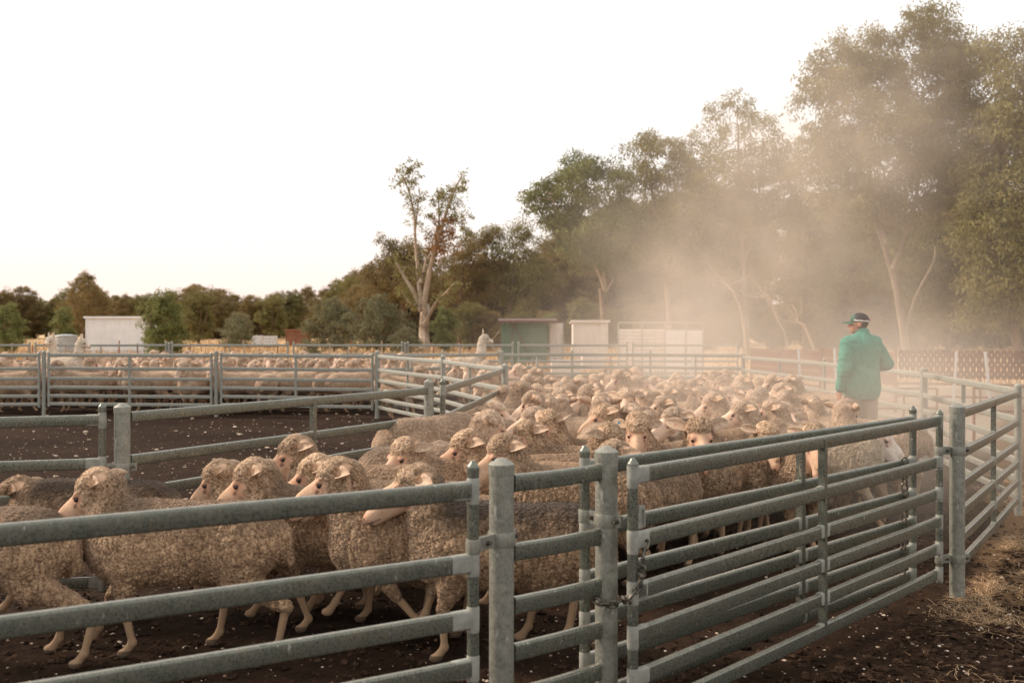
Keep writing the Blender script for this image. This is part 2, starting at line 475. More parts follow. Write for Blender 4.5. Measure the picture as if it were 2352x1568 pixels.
def sheep_mesh(name, seed=0, h=.009, gait='stand', head=(.49, 0, .86), yaw=0, pitch=24, mat='wool',
               locks=1.0, fat=1.0, neck_low=0, muck=0.0, topknot=1.0, earpose=0.0, spike=0, fl=0.014, earL=.14):
    rng = np.random.RandomState(seed)
    g = GAITS[gait] if isinstance(gait, str) else gait
    S = SDF((-.80, -.48, -.03), (1.02, .48, 1.10), h)
    f = fat
    # trunk, deep chest narrowing to the flank, level back
    S.ell((.25, 0, .570), (.245, .180*f, .212*f), k=.05)
    S.ell((.00, 0, .560), (.42, .212*f, .208*f), k=.09)
    S.ell((-.30, 0, .580), (.230, .185*f, .192*f), k=.08)
    S.cone((-.32, 0, .64), (.28, 0, .66), .12*f, .11*f, k=.08)
    S.cone((-.50, 0, .60), (-.535, 0, .47), .05, .028, k=.05)       # docked tail wool
    S.ell((.40, 0, .53), (.10, .12*f, .15*f), k=.06)                # brisket
    wool = []; skin = []                                            # (a, b, ra, rb) for the masks
    for tagk, fx, hx in (('n', None, None), ('f', None, None)):
        y = .105 if tagk == 'n' else -.105
        y = y*f
        # fore leg
        x, z = g['f'+tagk]; sh = np.array([.27, y, .46]); ft = np.array([x, y*.92, z+.075])
        kn = (sh*.42+ft*.58) + np.array([.035 if x > .2 else .015, 0, 0.0]); kn[2] = max(kn[2], .26)
        el = sh*.62+kn*.38
        S.cone(sh, el, .100, .064, k=.05); S.cone(el, kn, .060, .030, k=.03); S.cone(kn, ft, .0235, .0175, k=.015)
        S.ell(kn, (.028, .025, .034), k=.012); S.ell(ft, (.022, .020, .025), k=.010)
        hf_ = np.array([x+.035, y*.92, z+.025]); S.cone(ft, hf_, .018, .024, k=.010)
        S.ell(hf_+(.012, 0, -.006), (.032, .024, .022), k=.008)
        S.cone(hf_+(.052, 0, .012), hf_+(.030, 0, -.03), .0045, .0045, k=.004, op='cut')
        skin += [(kn, ft, .03, .02), (ft, hf_, .03, .03)]
        # hind leg
        x, z = g['h'+tagk]; hp = np.array([-.30, y*1.05, .52]); ft = np.array([x, y, z+.07])
        hk = ft + np.array([-.035 - .10*max(0, -(x+.45)), 0, .185]); st = (hp*.5+hk*.5)+np.array([.115, 0, .02]); 
        S.cone(hp, st, .102*f, .080, k=.10); S.cone(st, hk, .078, .030, k=.03); S.cone(hk, ft, .024, .018, k=.015)
        S.ell(hk+(-.008, 0, .006), (.032, .023, .036), k=.012); S.ell(ft, (.022, .020, .025), k=.010)
        hf_ = np.array([x+.035, y, z+.022]); S.cone(ft, hf_, .018, .024, k=.010)
        S.ell(hf_+(.012, 0, -.005), (.032, .024, .022), k=.008)
        S.cone(hf_+(.052, 0, .012), hf_+(.030, 0, -.03), .0045, .0045, k=.004, op='cut')
        skin += [(hk, ft, .03, .02), (ft, hf_, .03, .03)]
    # neck and head
    hp = np.array(head, float); R = rotz(rad(yaw)) @ roty(rad(pitch)); HS = 1.17
    T = lambda p: hp + R @ (np.asarray(p, float)*HS)
    nb = np.array([.31, 0, .60-neck_low]); nm = (nb*.5+(hp)*.5)+np.array([-.01, 0, -.035])
    S.cone(nb, nm, .165*f, .125, k=.07); S.cone(nm, T((-.060, 0, -.04)), .118, .080, k=.05)
    S.cone((.40, 0, .52), T((-.04, 0, -.09)), .10, .06, k=.06)
    E = lambda c, r, k=.015, op='add': S.ell(T(c), np.asarray(r)*HS, R, k=k, op=op)
    E((0, 0, 0), (.088, .064, .070), .03)
    S.cone(T((.02, 0, -.012)), T((.222, 0, -.050)), .058*HS, .030*HS, k=.02)
    E((.120, 0, .002), (.110, .029, .034), .025)
    E((.238, 0, -.057), (.034, .028, .027), .02)
    S.cone(T((.00, 0, -.052)), T((.218, 0, -.080)), .048*HS, .018*HS, k=.02)
    for s_ in (-1, 1):
        E((.058, .044*s_, .020), (.024, .017, .013), .010)
        E((.035, .045*s_, -.04), (.05, .022, .04), .02)
        E((.267, .018*s_, -.051), (.011, .006, .007), .005, 'cut')
        E((.072, .058*s_, .006), (.013, .010, .008), .005, 'cut')
    S.cone(T((.195, .042, -.080)), T((.272, 0, -.074)), .0035, .0035, k=.005, op='cut')
    S.cone(T((.195, -.042, -.080)), T((.272, 0, -.074)), .0035, .0035, k=.005, op='cut')
    tk = topknot*.93
    woolc = [T((-.012, 0, .052*tk)), T((-.05, 0, -.02))]
    E((-.020, 0, .034*tk), (.076*tk, .072, .050*tk), .02)
    E((.022-fl, 0, .043*tk), (.046, .048, .032), .02)
    E((-.055, 0, -.018), (.056, .069, .074), .03)
    for s_ in (-1, 1): E((-.025, .040*s_, -.055), (.050, .032, .055), .02)
    V, Q = S.surface(); V = relax(V, Q, 1, .5)
    # masks
    Lc = (V-hp) @ R / HS                                                   # head coordinates
    onhead = np.linalg.norm((Lc-np.array([.11, 0, -.03]))/np.array([.21, .11, .12]), axis=1) < 1.25
    facelim = .046 + .040*np.clip(Lc[:, 2]/.06, -.5, 1.0) + .14*np.clip(-(Lc[:, 2]+.088)/.03, 0, 1) + .014*vnoise(V*34, seed)
    face = onhead & (Lc[:, 0] > facelim-fl)
    face &= ~((Lc[:, 2] > .048) & (Lc[:, 0] < .092-fl))
    face &= (np.abs(Lc[:, 1]) < .066+.006*vnoise(V*40, seed+8)) & (Lc[:, 2] > -.108)
    eyepatch = np.linalg.norm((np.abs(Lc)*[1, 1, 0]+Lc*[0, 0, 1]-np.array([.066, .052, .004]))/np.array([.034, .04, .026]), axis=1) < 1
    face |= eyepatch & onhead
    legm = np.zeros(len(V), bool)
    for a, b, ra, rb in skin:
        ab = b-a; t = np.clip(((V-a)@ab)/(ab@ab), 0, 1); d = np.linalg.norm(V-a-t[:, None]*ab, axis=1)
        legm |= (d < .052) & (V[:, 2] < a[2]-.005+.02*vnoise(V*30, seed+3))
    woolm = (~(face | legm)).astype(float)
    # soften the wool mask edge
    c = np.bincount(Q.ravel(), minlength=len(V)).astype(float)
    for _ in range(2):
        mf = woolm[Q].mean(1); woolm = sum(np.bincount(Q[:, k], mf, len(V)) for k in range(4))/np.maximum(c, 1)
    dark = np.zeros(len(V)); pink = np.zeros(len(V))
    aL = np.stack([Lc[:, 0], np.abs(Lc[:, 1]), Lc[:, 2]], 1)
    dark = np.maximum(dark, np.clip(1.5-np.linalg.norm((aL-[.266, .018, -.050])/[.013, .008, .010], axis=1), 0, .9))
    dark = np.maximum(dark, np.clip(1.4-np.linalg.norm((aL-[.068, .055, .006])/[.016, .016, .0075], axis=1), 0, .85))
    mouth = (Lc[:, 0] > .190) & (np.abs(Lc[:, 2]+.077) < .005) & onhead; dark[mouth] = np.maximum(dark[mouth], .55)
    tear = np.clip(1.2-np.linalg.norm((aL-[.092, .046, -.012])/[.016, .02, .010], axis=1), 0, .7); dark = np.maximum(dark, tear)
    pink = np.maximum(np.clip((Lc[:, 0]-.230)/.04, 0, .5), np.clip(1.6-np.linalg.norm((aL-[.066, .05, .006])/[.034, .03, .026], axis=1), 0, .38))*onhead
    hoof = (V[:, 2] < .034) & legm; dark[hoof] = .70
    # wool relief
    N = v_normals(V, Q)
    hd = np.clip((V[:, 0]-.36)/.12, 0, 1)
    st = np.stack([V[:, 0]*38, V[:, 1]*38, V[:, 2]*11], 1)+fbm(V*9, seed+1)[:, None]*1.1
    d1, d2 = worley(st, seed); fold = np.clip(d2-d1, 0, .7)/.7
    d1b, d2b = worley(V*np.where(hd > .5, 62, 84)[:, None]+fbm(V*20, seed+5)[:, None]*.8, seed+9); curl = 1-np.clip(d1b, 0, 1)
    side = np.clip(np.abs(N[:, 1])*1.4, 0, 1)*(1-hd)
    rel = (.011*fold**.7*side + .0070*(curl-.5)*(.7+.9*hd) + .008*fbm(V*5.5, seed+2) + .004*fbm(V*24, seed+4))
    rel = rel*locks
    cav = np.clip(-.02+.75*curl+.45*fold*side+.25*fbm(V*24, seed+4)+.1*(1-side), 0, 1)  # low between curls and folds; drives the painted crevice shade
    if spike:
        top = np.clip(Lc[:, 2]/.08, 0, 1)*onhead; rel += spike*top*np.clip(curl-.45, 0, 1)
    V = V + N*(rel*woolm)[:, None]
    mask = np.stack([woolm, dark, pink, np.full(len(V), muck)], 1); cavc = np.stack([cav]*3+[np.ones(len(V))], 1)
    parts = [(V, Q, 0, mask, cavc)]
    for s_ in (-1, 1):
        ec = T((.069, .0490*s_, .006)); ev, eq = sphere_mesh(ec, .0140)
        parts.append((ev, eq, 1, np.tile([0, 0, 0, 1.], (len(ev), 1)), np.ones((len(ev), 4))))
        eb = T((-.038, .064*s_, -.004)); o = R @ np.array([-.50-.1*earpose, .85*s_, -.10+.45*earpose]); up = R @ np.array([.55, 0, .85]) 
        qv, qq = ear_mesh(eb, o, up, L=earL, W=earL*.27, cup=.75)
        half = len(qv)//2; mk = np.tile([0, 0, 0.0, 1.], (len(qv), 1))
        mi = 2
        parts.append((qv, qq, 2, mk, np.ones((len(qv), 4))))
    off = 0; VV = []; QQ = []; MI = []; MM = []; CC = []
    for v_, q_, mi, a_, b_ in parts:
        VV.append(v_); QQ.append(q_+off); MI.append(np.full(len(q_), mi)); MM.append(a_); CC.append(b_); off += len(v_)
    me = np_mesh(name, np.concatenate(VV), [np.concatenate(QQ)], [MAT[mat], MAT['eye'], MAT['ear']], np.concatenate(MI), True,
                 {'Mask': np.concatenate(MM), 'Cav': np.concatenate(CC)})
    return me, dict(head=hp, R=R, V=V, N=N, woolm=woolm, Q=Q, ear=[T((-.075, .115*s_, -.012)) for s_ in (-1, 1)], Lc=Lc)

def fleece_mesh(name, info, mat, n=9000, L=.016, seed=0, r=.0026, muck=0.0):
    """short curled locks standing out of the wool: real tapered three-sided tufts"""
    rng = np.random.RandomState(seed); V, N, wm = info['V'], info['N'], info['woolm']
    Q = info['Q']; ctr = V[Q].mean(1); nn = N[Q].mean(1); ww = wm[Q].min(1)
    ok = np.where(ww > .75)[0]; pick = ok[rng.randint(0, len(ok), n)]
    a = V[Q[pick, 0]]; b = V[Q[pick, 2]]; t = rng.rand(n, 1); base = a*t+b*(1-t)+rng.randn(n, 3)*.002
    nrm = nn[pick]+rng.randn(n, 3)*.38; nrm[:, 2] -= .15; nrm /= np.linalg.norm(nrm, axis=1, keepdims=True)
    tn = np.cross(nrm, rng.randn(n, 3)); tn /= np.linalg.norm(tn, axis=1, keepdims=True)+1e-9; bt = np.cross(nrm, tn)
    ln = L*(.5+rng.rand(n, 1)); base = base-nrm*.004
    mid = base+nrm*ln*.55+tn*ln*.22; tip = base+nrm*ln*.95-tn*ln*.15
    rr = r*(.7+.7*rng.rand(n, 1)); VV = np.empty((n, 7, 3))
    for k in range(3):
        an = 2.094*k; d = tn*math.cos(an)+bt*math.sin(an)
        VV[:, k] = base+d*rr*1.2; VV[:, 3+k] = mid+d*rr*.9
    VV[:, 6] = tip; o = (np.arange(n)*7)[:, None]
    q = np.concatenate([np.array([[k, (k+1) % 3, 3+(k+1) % 3, 3+k]])+o for k in range(3)])
    tr = np.concatenate([np.array([[3+k, 3+(k+1) % 3, 6]])+o for k in range(3)])
    cv = np.clip(rng.rand(n)*.6+.35, 0, 1); C = np.repeat(cv, 7).reshape(n, 7); C[:, :3] *= .6; C = C.ravel()  # lock roots get a lower value, so painted shade darkens them
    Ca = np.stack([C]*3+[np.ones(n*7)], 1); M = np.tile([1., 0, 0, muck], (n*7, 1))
    return np_mesh(name, VV.reshape(-1, 3), [q, tr], [MAT[mat]], None, False, {'Mask': M, 'Cav': Ca})

# ------------------------------------------------------------------ steel yards
RH = [1.054, .809, .620, .455, .296, .145]
def rail_prof(hh=.031, hw=.016, k=5):
    """oval rail: flat faces, rounded top and bottom"""
    P = []
    for (cx, cz, a0) in ((hw*.35, hh*.72, 0), (-hw*.35, hh*.72, 90), (-hw*.35, -hh*.72, 180), (hw*.35, -hh*.72, 270)):
        for i in range(k):
            a = rad(a0+90*i/(k-1)); P.append((cx+hw*.65*math.cos(a), cz+hh*.28*math.sin(a)))
    return np.array(P)
RP = rail_prof()
def cap_part(parent, p, r, z, mat, drop=.045):
    m = MB(); m.lathe((p[0], p[1], 0), [(r*1.05, z-drop), (r*1.07, z-drop*.5), (r*1.06, z-.010), (r*.86, z-.003), (r*.60, z+.002), (r*.42, z+.010), (r*.15, z+.012), (.001, z+.012)], 24)
    return m.obj('cap', mat, parent)
def clamp_part(parent, p, q, z, rp, rq, mat, hgt=.048):
    """band round the post with an ear bolted to a band round the pipe"""
    m = MB(); p = np.array(p, float); q = np.array(q, float); d = q-p; L_ = np.linalg.norm(d); d = d/L_
    for c, r in ((p, rp+.004), (q, rq+.004)):
        m.lathe((c[0], c[1], z), [(r-.003, -hgt/2), (r, -hgt/2), (r+.001, -hgt/2+.004), (r+.001, hgt/2-.004), (r, hgt/2), (r-.003, hgt/2)], 22)
    mid = p+d*(rp+(L_-rp-rq)/2); ang = math.atan2(d[1], d[0])
    n = np.array([-d[1], d[0]])
    for s_ in (-1, 1):
        c = mid+n*s_*.006; m.box((c[0], c[1], z), (max(.03, L_-rp-rq+.02), .005, hgt*.96), ang)
    e = p-d*(rp+.016); 
    for s_ in (-1, 1): c = e+n*s_*.005; m.box((c[0], c[1], z), (.036, .005, hgt*.9), ang)
    o = m.obj('clamp', mat, parent)
    b = MB()
    for c in (mid, e):
        nn = n if (n[1] < 0) else -n
        a = np.array([*(c+nn*.008), z]); b2 = np.array([*(c+nn*.020), z]); b.tube([a, b2], .009, 6); b.tube([b2, b2+(b2-a)*.6], .0055, 8)
    b.obj('bolt', MAT['chain'], o)
    return o

def post(p, top, r=.0435, label='', group=None, clamps=(), mat='galv_post', seg=28, category='post', name='steel_post', z0=-.15):
    o = add_obj(name, None, None, (0, 0, 0)); o.location = (p[0], p[1], 0)
    tag(o, label, category, group)
    m = MB(); m.lathe((0, 0, 0), [(r, z0), (r, top-.02)], seg); m.obj('tube', MAT[mat], o)
    cap_part(o, (0, 0), r, top, MAT[mat])
    for (q, z, rq) in clamps: clamp_part(o, (0, 0), (q[0]-p[0], q[1]-p[1]), z, r, rq, MAT[mat])
    return o

def panel(a, b, label, heights=RH, zoff=(0, 0), pipe_r=.0205, mid=(0.5,), group=None, mat='galv', cat='fence panel', name='fence_panel',
          top=1.13, bottom=.09, end_a=True, end_b=True, weld=True, bar=.014, hh=.028):
    a = np.array(a, float); b = np.array(b, float); d = b-a; Ln = np.linalg.norm(d); u = d/Ln; ang = math.atan2(u[1], u[0])
    root = add_obj(name, None, None, (a[0], a[1], 0), ang); tag(root, label, cat, group)
    prof = rail_prof(hh, .015) if hh != .028 else RP
    za = lambda t: zoff[0]*(1-t)+zoff[1]*t
    for hgt in heights:
        m = MB(); x0 = pipe_r*.6 if end_a else 0; x1 = Ln-(pipe_r*.6 if end_b else 0)
        n = max(2, int(Ln/.5)+1); pts = []
        for i in range(n+1):
            t = i/n; pts.append((x0+(x1-x0)*t, .0015*math.sin(7*t+hgt*9), hgt+za(t)-.003*math.sin(math.pi*t)))
        m.sweep(pts, prof)
        if weld:
            for xw, dr in ((x0, 1), (x1, -1)):
                if (dr == 1 and not end_a) or (dr == -1 and not end_b): continue
                lw = .045+.03*((hgt*37) % 1)
                m.sweep([(xw, 0, hgt+za(xw/Ln)-.0002), (xw+dr*lw*.8, 0, hgt+za(xw/Ln)-.0004), (xw+dr*lw, 0, hgt+za(xw/Ln)-.0004)], prof, m=1, scales=[1.05, 1.05, 1.01])
        m.obj('rail', [MAT[mat], MAT['weld']], root)
    for t, on in ((0, end_a), (1, end_b)):
        if not on: continue
        m = MB(); z0 = bottom+za(t); zt = top+za(t)
        m.lathe((t*Ln, 0, 0), [(pipe_r, z0), (pipe_r, zt)], 18)
        if weld:
            for hgt in heights:
                z = hgt+za(t); m.lathe((t*Ln, 0, z), [(pipe_r, -.046), (pipe_r+.0015, -.04), (pipe_r+.0018, .036), (pipe_r, .042)], 18, m=1)
        o = m.obj('upright', [MAT[mat], MAT['weld']], root)
        cap_part(o, (t*Ln, 0), pipe_r, zt+.008, MAT[mat], .03)
    for t in mid:
        m = MB(); w2 = bar
        zt, zb = heights[0]+za(t), heights[-1]+za(t)
        m.box((t*Ln, 0, (zt+zb)/2), (w2*1.9, .036, zt-zb+.02))
        if weld:
            for hgt in heights[1:]:
                m.sweep([(t*Ln-.045, 0, hgt+za(t)), (t*Ln-.03, 0, hgt+za(t)), (t*Ln+.03, 0, hgt+za(t)), (t*Ln+.045, 0, hgt+za(t))], prof, m=1, scales=[1.02, 1.07, 1.07, 1.02])
        m.obj('stay', [MAT[mat], MAT['weld']], root)
    return root

def chain(pts, label, link=.044, r=.0055):
    """links laid along a polyline, each turned a quarter from the last"""
    pts = [np.array(p, float) for p in pts]; seg = [np.linalg.norm(pts[i+1]-pts[i]) for i in range(len(pts)-1)]; tot = sum(seg)
    pos = []; s_ = 0
    step = link*.74
    while s_ < tot:
        q = s_; i = 0
        while i < len(seg)-1 and q > seg[i]: q -= seg[i]; i += 1
        pos.append((pts[i]+(pts[i+1]-pts[i])*(q/seg[i]), (pts[i+1]-pts[i])/seg[i])); s_ += step
    root = add_obj('chain', None, None, tuple(pos[0][0])); tag(root, label, 'chain')
    for k, (c, t) in enumerate(pos):
        up = np.array([0, 0, 1.0]) if abs(t[2]) < .9 else np.array([1.0, 0, 0])
        sx = np.cross(t, up); sx /= np.linalg.norm(sx); sz = np.cross(sx, t); s2 = sx if k % 2 else sz
        s2 = s2*.8 + (sz if k % 2 else sx)*.35; s2 /= np.linalg.norm(s2)
        path = []
        for j in range(17):
            an = 2*math.pi*j/16; cx, cy = math.cos(an), math.sin(an)
            path.append(c-pos[0][0] + t*(np.sign(cx)*link*.2+cx*link*.27)+s2*cy*link*.30)
        m = MB(); m.tube(path, r, 7, caps=False); m.obj('link', MAT['chain'], root)
    return root

# measured layout (metres; camera at the origin looking along +Y)
NA, NB_ = (-2.39, 2.045), (-.132, 3.375)
P1, P2, P3p = (-.037, 3.50), (.362, 3.82), (2.66, 5.95)
GA, GB = (.45, 3.71), (2.545, 5.93)
HA, HB = (.285, 3.90), (2.375, 5.90)
P4, P5, P5b, P6 = (4.37, 8.6), (4.92, 11.9), (4.86, 15.5), (4.41, 19.0)
LP, LM, LC = (-2.20, 5.62), (-.71, 8.5), (-.09, 12.6)
BB, BM = (-2.42, 17.9), (-1.06, 15.3)
QQ = (-.21, 19.4)

panel(NA, NB_, 'nearest steel fence panel across the lower left of the picture', top=1.135, mid=())
post(P1, 1.135, label='thick capped steel post at the centre foreground with a bolted band', clamps=[(NB_, .865, .0205)])
post(P2, 1.14, label='thick capped steel post wrapped by a chain, left of the front gate', clamps=[(HA, .87, .0205)])
panel((P1[0]+.04, P1[1]+.03), (P2[0]-.03, P2[1]-.025), 'short six-rail filler panel between the two nearest thick posts', mid=(), end_a=False, end_b=False)
for pl_, x_ in ((P1, 1), (P2, -1)): pass
gate_ = panel(GA, GB, 'front steel gate with its chained free end beside the chained post', name='yard_gate', cat='gate', top=1.10, mid=(.505,))
panel(HA, HB, 'second steel gate standing open just behind the front gate', name='yard_gate', cat='gate', top=1.125, mid=(.56,), bar=.017)
post(P3p, 1.145, label='thick capped steel post at the right where the front gate hinges', clamps=[(GB, .875, .0205), (GB, .231, .0205)])
gd = np.array(P4)-np.array(P3p)
panel((P3p[0]+.035, P3p[1]+.05), (P4[0]-.02, P4[1]-.03), 'fence panel running from the gate hinge post to the right edge', zoff=(.035, -.01), mid=(.5,), end_a=False, end_b=False, bar=.006)
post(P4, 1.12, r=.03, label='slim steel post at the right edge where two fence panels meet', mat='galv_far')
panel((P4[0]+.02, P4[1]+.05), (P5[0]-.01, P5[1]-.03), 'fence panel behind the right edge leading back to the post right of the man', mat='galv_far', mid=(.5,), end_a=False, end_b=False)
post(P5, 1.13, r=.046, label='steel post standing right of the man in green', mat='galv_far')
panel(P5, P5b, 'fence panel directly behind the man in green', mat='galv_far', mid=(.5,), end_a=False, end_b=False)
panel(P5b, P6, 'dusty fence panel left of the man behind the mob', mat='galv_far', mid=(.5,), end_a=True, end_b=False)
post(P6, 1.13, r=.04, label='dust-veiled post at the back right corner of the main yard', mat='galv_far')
# far side of the main yard
xs_ = [P6[0]+(QQ[0]-P6[0])*t for t in (0, .36, .70, 1.0)]; ys_ = [P6[1]+(20.0-P6[1])*t for t in (0, .6, 1, 0.5)]
bk = [(P6[0], P6[1]), (2.75, 19.8), (1.2, 20.0), QQ]
bl = ['back fence panel of the main yard, half lost in dust at the right', 'back fence panel of the main yard in the thick of the dust', 'back fence panel of the main yard right of the alpaca']
for i in range(3):
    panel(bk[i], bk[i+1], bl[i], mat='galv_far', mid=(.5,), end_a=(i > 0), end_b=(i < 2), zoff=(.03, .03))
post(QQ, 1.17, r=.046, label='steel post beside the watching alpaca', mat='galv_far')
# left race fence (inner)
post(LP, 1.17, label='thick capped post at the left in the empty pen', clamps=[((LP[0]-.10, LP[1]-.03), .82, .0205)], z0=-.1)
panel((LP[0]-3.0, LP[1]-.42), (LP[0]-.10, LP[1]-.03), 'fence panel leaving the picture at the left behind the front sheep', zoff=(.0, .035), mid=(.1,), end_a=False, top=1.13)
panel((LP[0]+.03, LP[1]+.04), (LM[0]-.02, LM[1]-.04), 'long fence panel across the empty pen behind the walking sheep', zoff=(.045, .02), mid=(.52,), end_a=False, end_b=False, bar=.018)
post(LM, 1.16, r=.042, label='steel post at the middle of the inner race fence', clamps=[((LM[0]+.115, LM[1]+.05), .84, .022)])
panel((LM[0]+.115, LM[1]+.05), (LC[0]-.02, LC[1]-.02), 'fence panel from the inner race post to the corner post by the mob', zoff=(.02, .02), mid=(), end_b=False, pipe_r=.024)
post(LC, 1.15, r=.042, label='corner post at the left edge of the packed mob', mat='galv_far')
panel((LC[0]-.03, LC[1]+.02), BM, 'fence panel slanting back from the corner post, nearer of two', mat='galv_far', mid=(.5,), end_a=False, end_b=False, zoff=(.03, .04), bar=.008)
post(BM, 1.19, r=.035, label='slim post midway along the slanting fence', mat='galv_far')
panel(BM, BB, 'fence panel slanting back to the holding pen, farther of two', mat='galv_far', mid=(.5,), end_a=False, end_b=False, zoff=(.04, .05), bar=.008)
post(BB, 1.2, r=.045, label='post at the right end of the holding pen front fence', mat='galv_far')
# holding pen front fence
hx = [BB, (-5.45, 18.35), (-8.72, 18.55), (-11.9, 18.4), (-15, 18.3)]
hl = ['front fence panel of the holding pen nearest the corner', 'front fence panel of the holding pen before the densest flock', 'front fence panel of the holding pen at the left edge']
for i in range(3):
    a_, b_ = hx[i], hx[i+1]
    panel((a_[0]-.09, a_[1]), (b_[0]+.09, b_[1]), hl[i], mat='galv_far', mid=(.5,), zoff=(.05, .06), pipe_r=.024, weld=False, bar=.022, top=1.10)
    if i < 2: post(b_, 1.19, r=.035, label=['steel post at the middle of the holding pen front', 'left steel post of the holding pen front, by the pale alpacas'][i], mat='galv_far')
# race side and back fences of the pens
panel(BB, (-1.3, 18.7), 'fence panel behind the corner of the holding pen', mat='galv_far', mid=(.5,), end_a=False, zoff=(.05, .05), weld=False)
panel((-1.3, 18.7), (QQ[0]-.05, QQ[1]), 'short fence panel in front of the watching alpaca', mat='galv_far', mid=(), end_b=True, zoff=(.05, .05), weld=False)
by = 27.0; bxs = [-16.0, -13.0, -9.3, -6.0, -2.9, .1, 3.2, 6.2]
bls = ['rear pen fence panel at the far left', 'rear pen fence panel below the white shed', 'rear pen fence panel right of the white shed', 'rear pen fence panel below the rusty shed',
       'rear pen fence panel below the forked gum', 'rear pen fence panel before the green shed', 'rear pen fence panel before the corrugated loading wall']
for i in range(7):
    panel((bxs[i]+.08, by), (bxs[i+1]-.08, by), bls[i], mat='galv_far', mid=(.5,), zoff=(.10, .10), weld=False, pipe_r=.026, group=None, top=1.14)
for i, lb in ((2, 'rear fence post left of the pen with a rusty tie'), (4, 'rear fence post under the forked gum')):
    post((bxs[i], by), 1.22, r=.04, label=lb, mat='galv_far')

# chains
cz = .58
ch = [(P2[0]-.055, P2[1]-.01, .615), (P2[0]-.052, P2[1]-.045, .575), (P2[0]-.02, P2[1]-.066, .562), (P2[0]+.03, P2[1]-.062, .562),
      (P2[0]+.055, P2[1]-.05, .575), (GA[0]-.02, GA[1]-.032, .60), (GA[0]+.028, GA[1]-.022, .655), (GA[0]+.038, GA[1]-.0, .75), (GA[0]+.055, GA[1]+.025, .80)]
chain(ch, 'steel chain looped from the front gate round the thick post')
chain([(HB[0]-.10, HB[1]-.13, z) for z in (.83, .70, .6)] + [(HB[0]-.105, HB[1]-.13, .45), (HB[0]-.11, HB[1]-.13, .2)], 'dark chain hanging at the free end of the second gate', link=.05, r=.006)
m = MB(); m.box((.048, -.004, .895), (.036, .006, .085)); m.tube([(.055, -.012, .925), (.055, -.014, .86)], .004, 6); m.obj('latch', MAT['weld'], gate_)

# ------------------------------------------------------------------ ground
def ground_mats():
    m = NM('yard_ground', rough=1.0, spec=.05); v = m.coord('Object')
    n1 = m.noise(v, .55, 4, .6); n2 = m.noise(v, 9, 6, .7); n3 = m.noise(v, 60, 4, .7)
    soil = m.mix(m.fr(n1, .35, .65), (.021, .0115, .007), (.040, .023, .014))
    soil = m.mix(m.fr(n2, .42, .62, 0, .7), soil, (.014, .009, .006))
    soil = m.mix(m.fr(n3, .55, .72, 0, .5), soil, (.10, .065, .042))
    vo = m.n('ShaderNodeTexVoronoi'); vo.inputs['Scale'].default_value = 22; m.l(v, vo.inputs['Vector'])
    fl = m.fr(vo.outputs['Distance'], .10, .15, 1, 0); sc_ = m.n('ShaderNodeSeparateColor'); m.l(vo.outputs['Color'], sc_.inputs[0])
    fl = m.math('MULTIPLY', fl, m.fr(sc_.outputs['Red'], .80, .82))
    soil = m.mix(m.math('MULTIPLY', fl, .8), soil, (.40, .31, .23))
    grass = m.mix(m.fr(m.noise(v, .25, 5, .7), .35, .65), (.50, .33, .17), (.66, .47, .27))
    grass = m.mix(m.fr(n2, .4, .65, 0, .4), grass, (.32, .20, .10))
    straw = m.mix(m.fr(n3, .35, .65), (.07, .040, .022), (.20, .122, .065))
    dustg = m.mix(m.fr(n2, .35, .65), (.26, .21, .16), (.36, .295, .225))
    zone = m.n('ShaderNodeSeparateColor'); m.l(m.attr('Zone'), zone.inputs[0])
    rg = m.math('ADD', zone.outputs['Red'], m.math('MULTIPLY', m.math('SUBTRACT', n2, .5), .9))
    c = m.mix(m.fr(zone.outputs['Green'], .3, .7), soil, grass)
    c = m.mix(m.fr(zone.outputs['Blue'], .2, .8), c, dustg)
    c = m.mix(m.fr(rg, .45, .75, 0, .85), c, straw)
    m.col(c); m.bump(m.math('ADD', n2, m.math('MULTIPLY', n3, .5)), .8, .02)
    return m.m
def axis(fine_lo, fine_hi, step, lo, hi):
    a = list(np.arange(fine_lo, fine_hi, step)); s_ = step; x = fine_lo
    left = []
    while x > lo: s_ *= 1.12; x -= s_; left.append(x)
    s_ = step; x = a[-1]; right = []
    while x < hi: s_ *= 1.12; x += s_; right.append(x)
    return np.array(left[::-1]+a+right)
ax_ = axis(-3.4, 5.6, .024, -600, 600); ay_ = axis(2.6, 9.0, .024, -40, 1400)
GX, GY = np.meshgrid(ax_, ay_, indexing='ij'); P_ = np.stack([GX.ravel(), GY.ravel(), np.zeros(GX.size)], 1)
near = np.clip((14-P_[:, 1])/5, 0, 1)*np.clip((8-np.abs(P_[:, 0]))/2, 0, 1)
dd1, dd2 = worley(np.stack([P_[:, 0]*11, P_[:, 1]*11, P_[:, 0]*0], 1)+fbm(P_*4, 3)[:, None]*.5, 5)
z = near*(.010*fbm(P_*3, 1, 4)+.011*(1-np.clip(dd1, 0, 1))*(vnoise(P_*2.5, 9) > -.25)+.006*fbm(P_*22, 7, 2)) - .012 + .02*np.clip((P_[:, 1]-9)/9, 0, 1)*fbm(P_*.5, 4)
z += np.clip((P_[:, 1]-60)/200, 0, 1)*.25*fbm(P_*.02, 6)
P_[:, 2] = z
def side(p, a, b): return (b[0]-a[0])*(p[:, 1]-a[1])-(b[1]-a[1])*(p[:, 0]-a[0])
def outside(p):                                                        # metres outside the right-hand fences
    return np.maximum(np.maximum(-side(p, GA, GB)/3.05, -side(p, P3p, P4)/3.15), -side(p, P4, P5)/3.35)
def straw_d(p): return np.where(p[:, 0] > 1.5, p[:, 0]-(2.35+.5*(p[:, 1]-5.5)), -1)
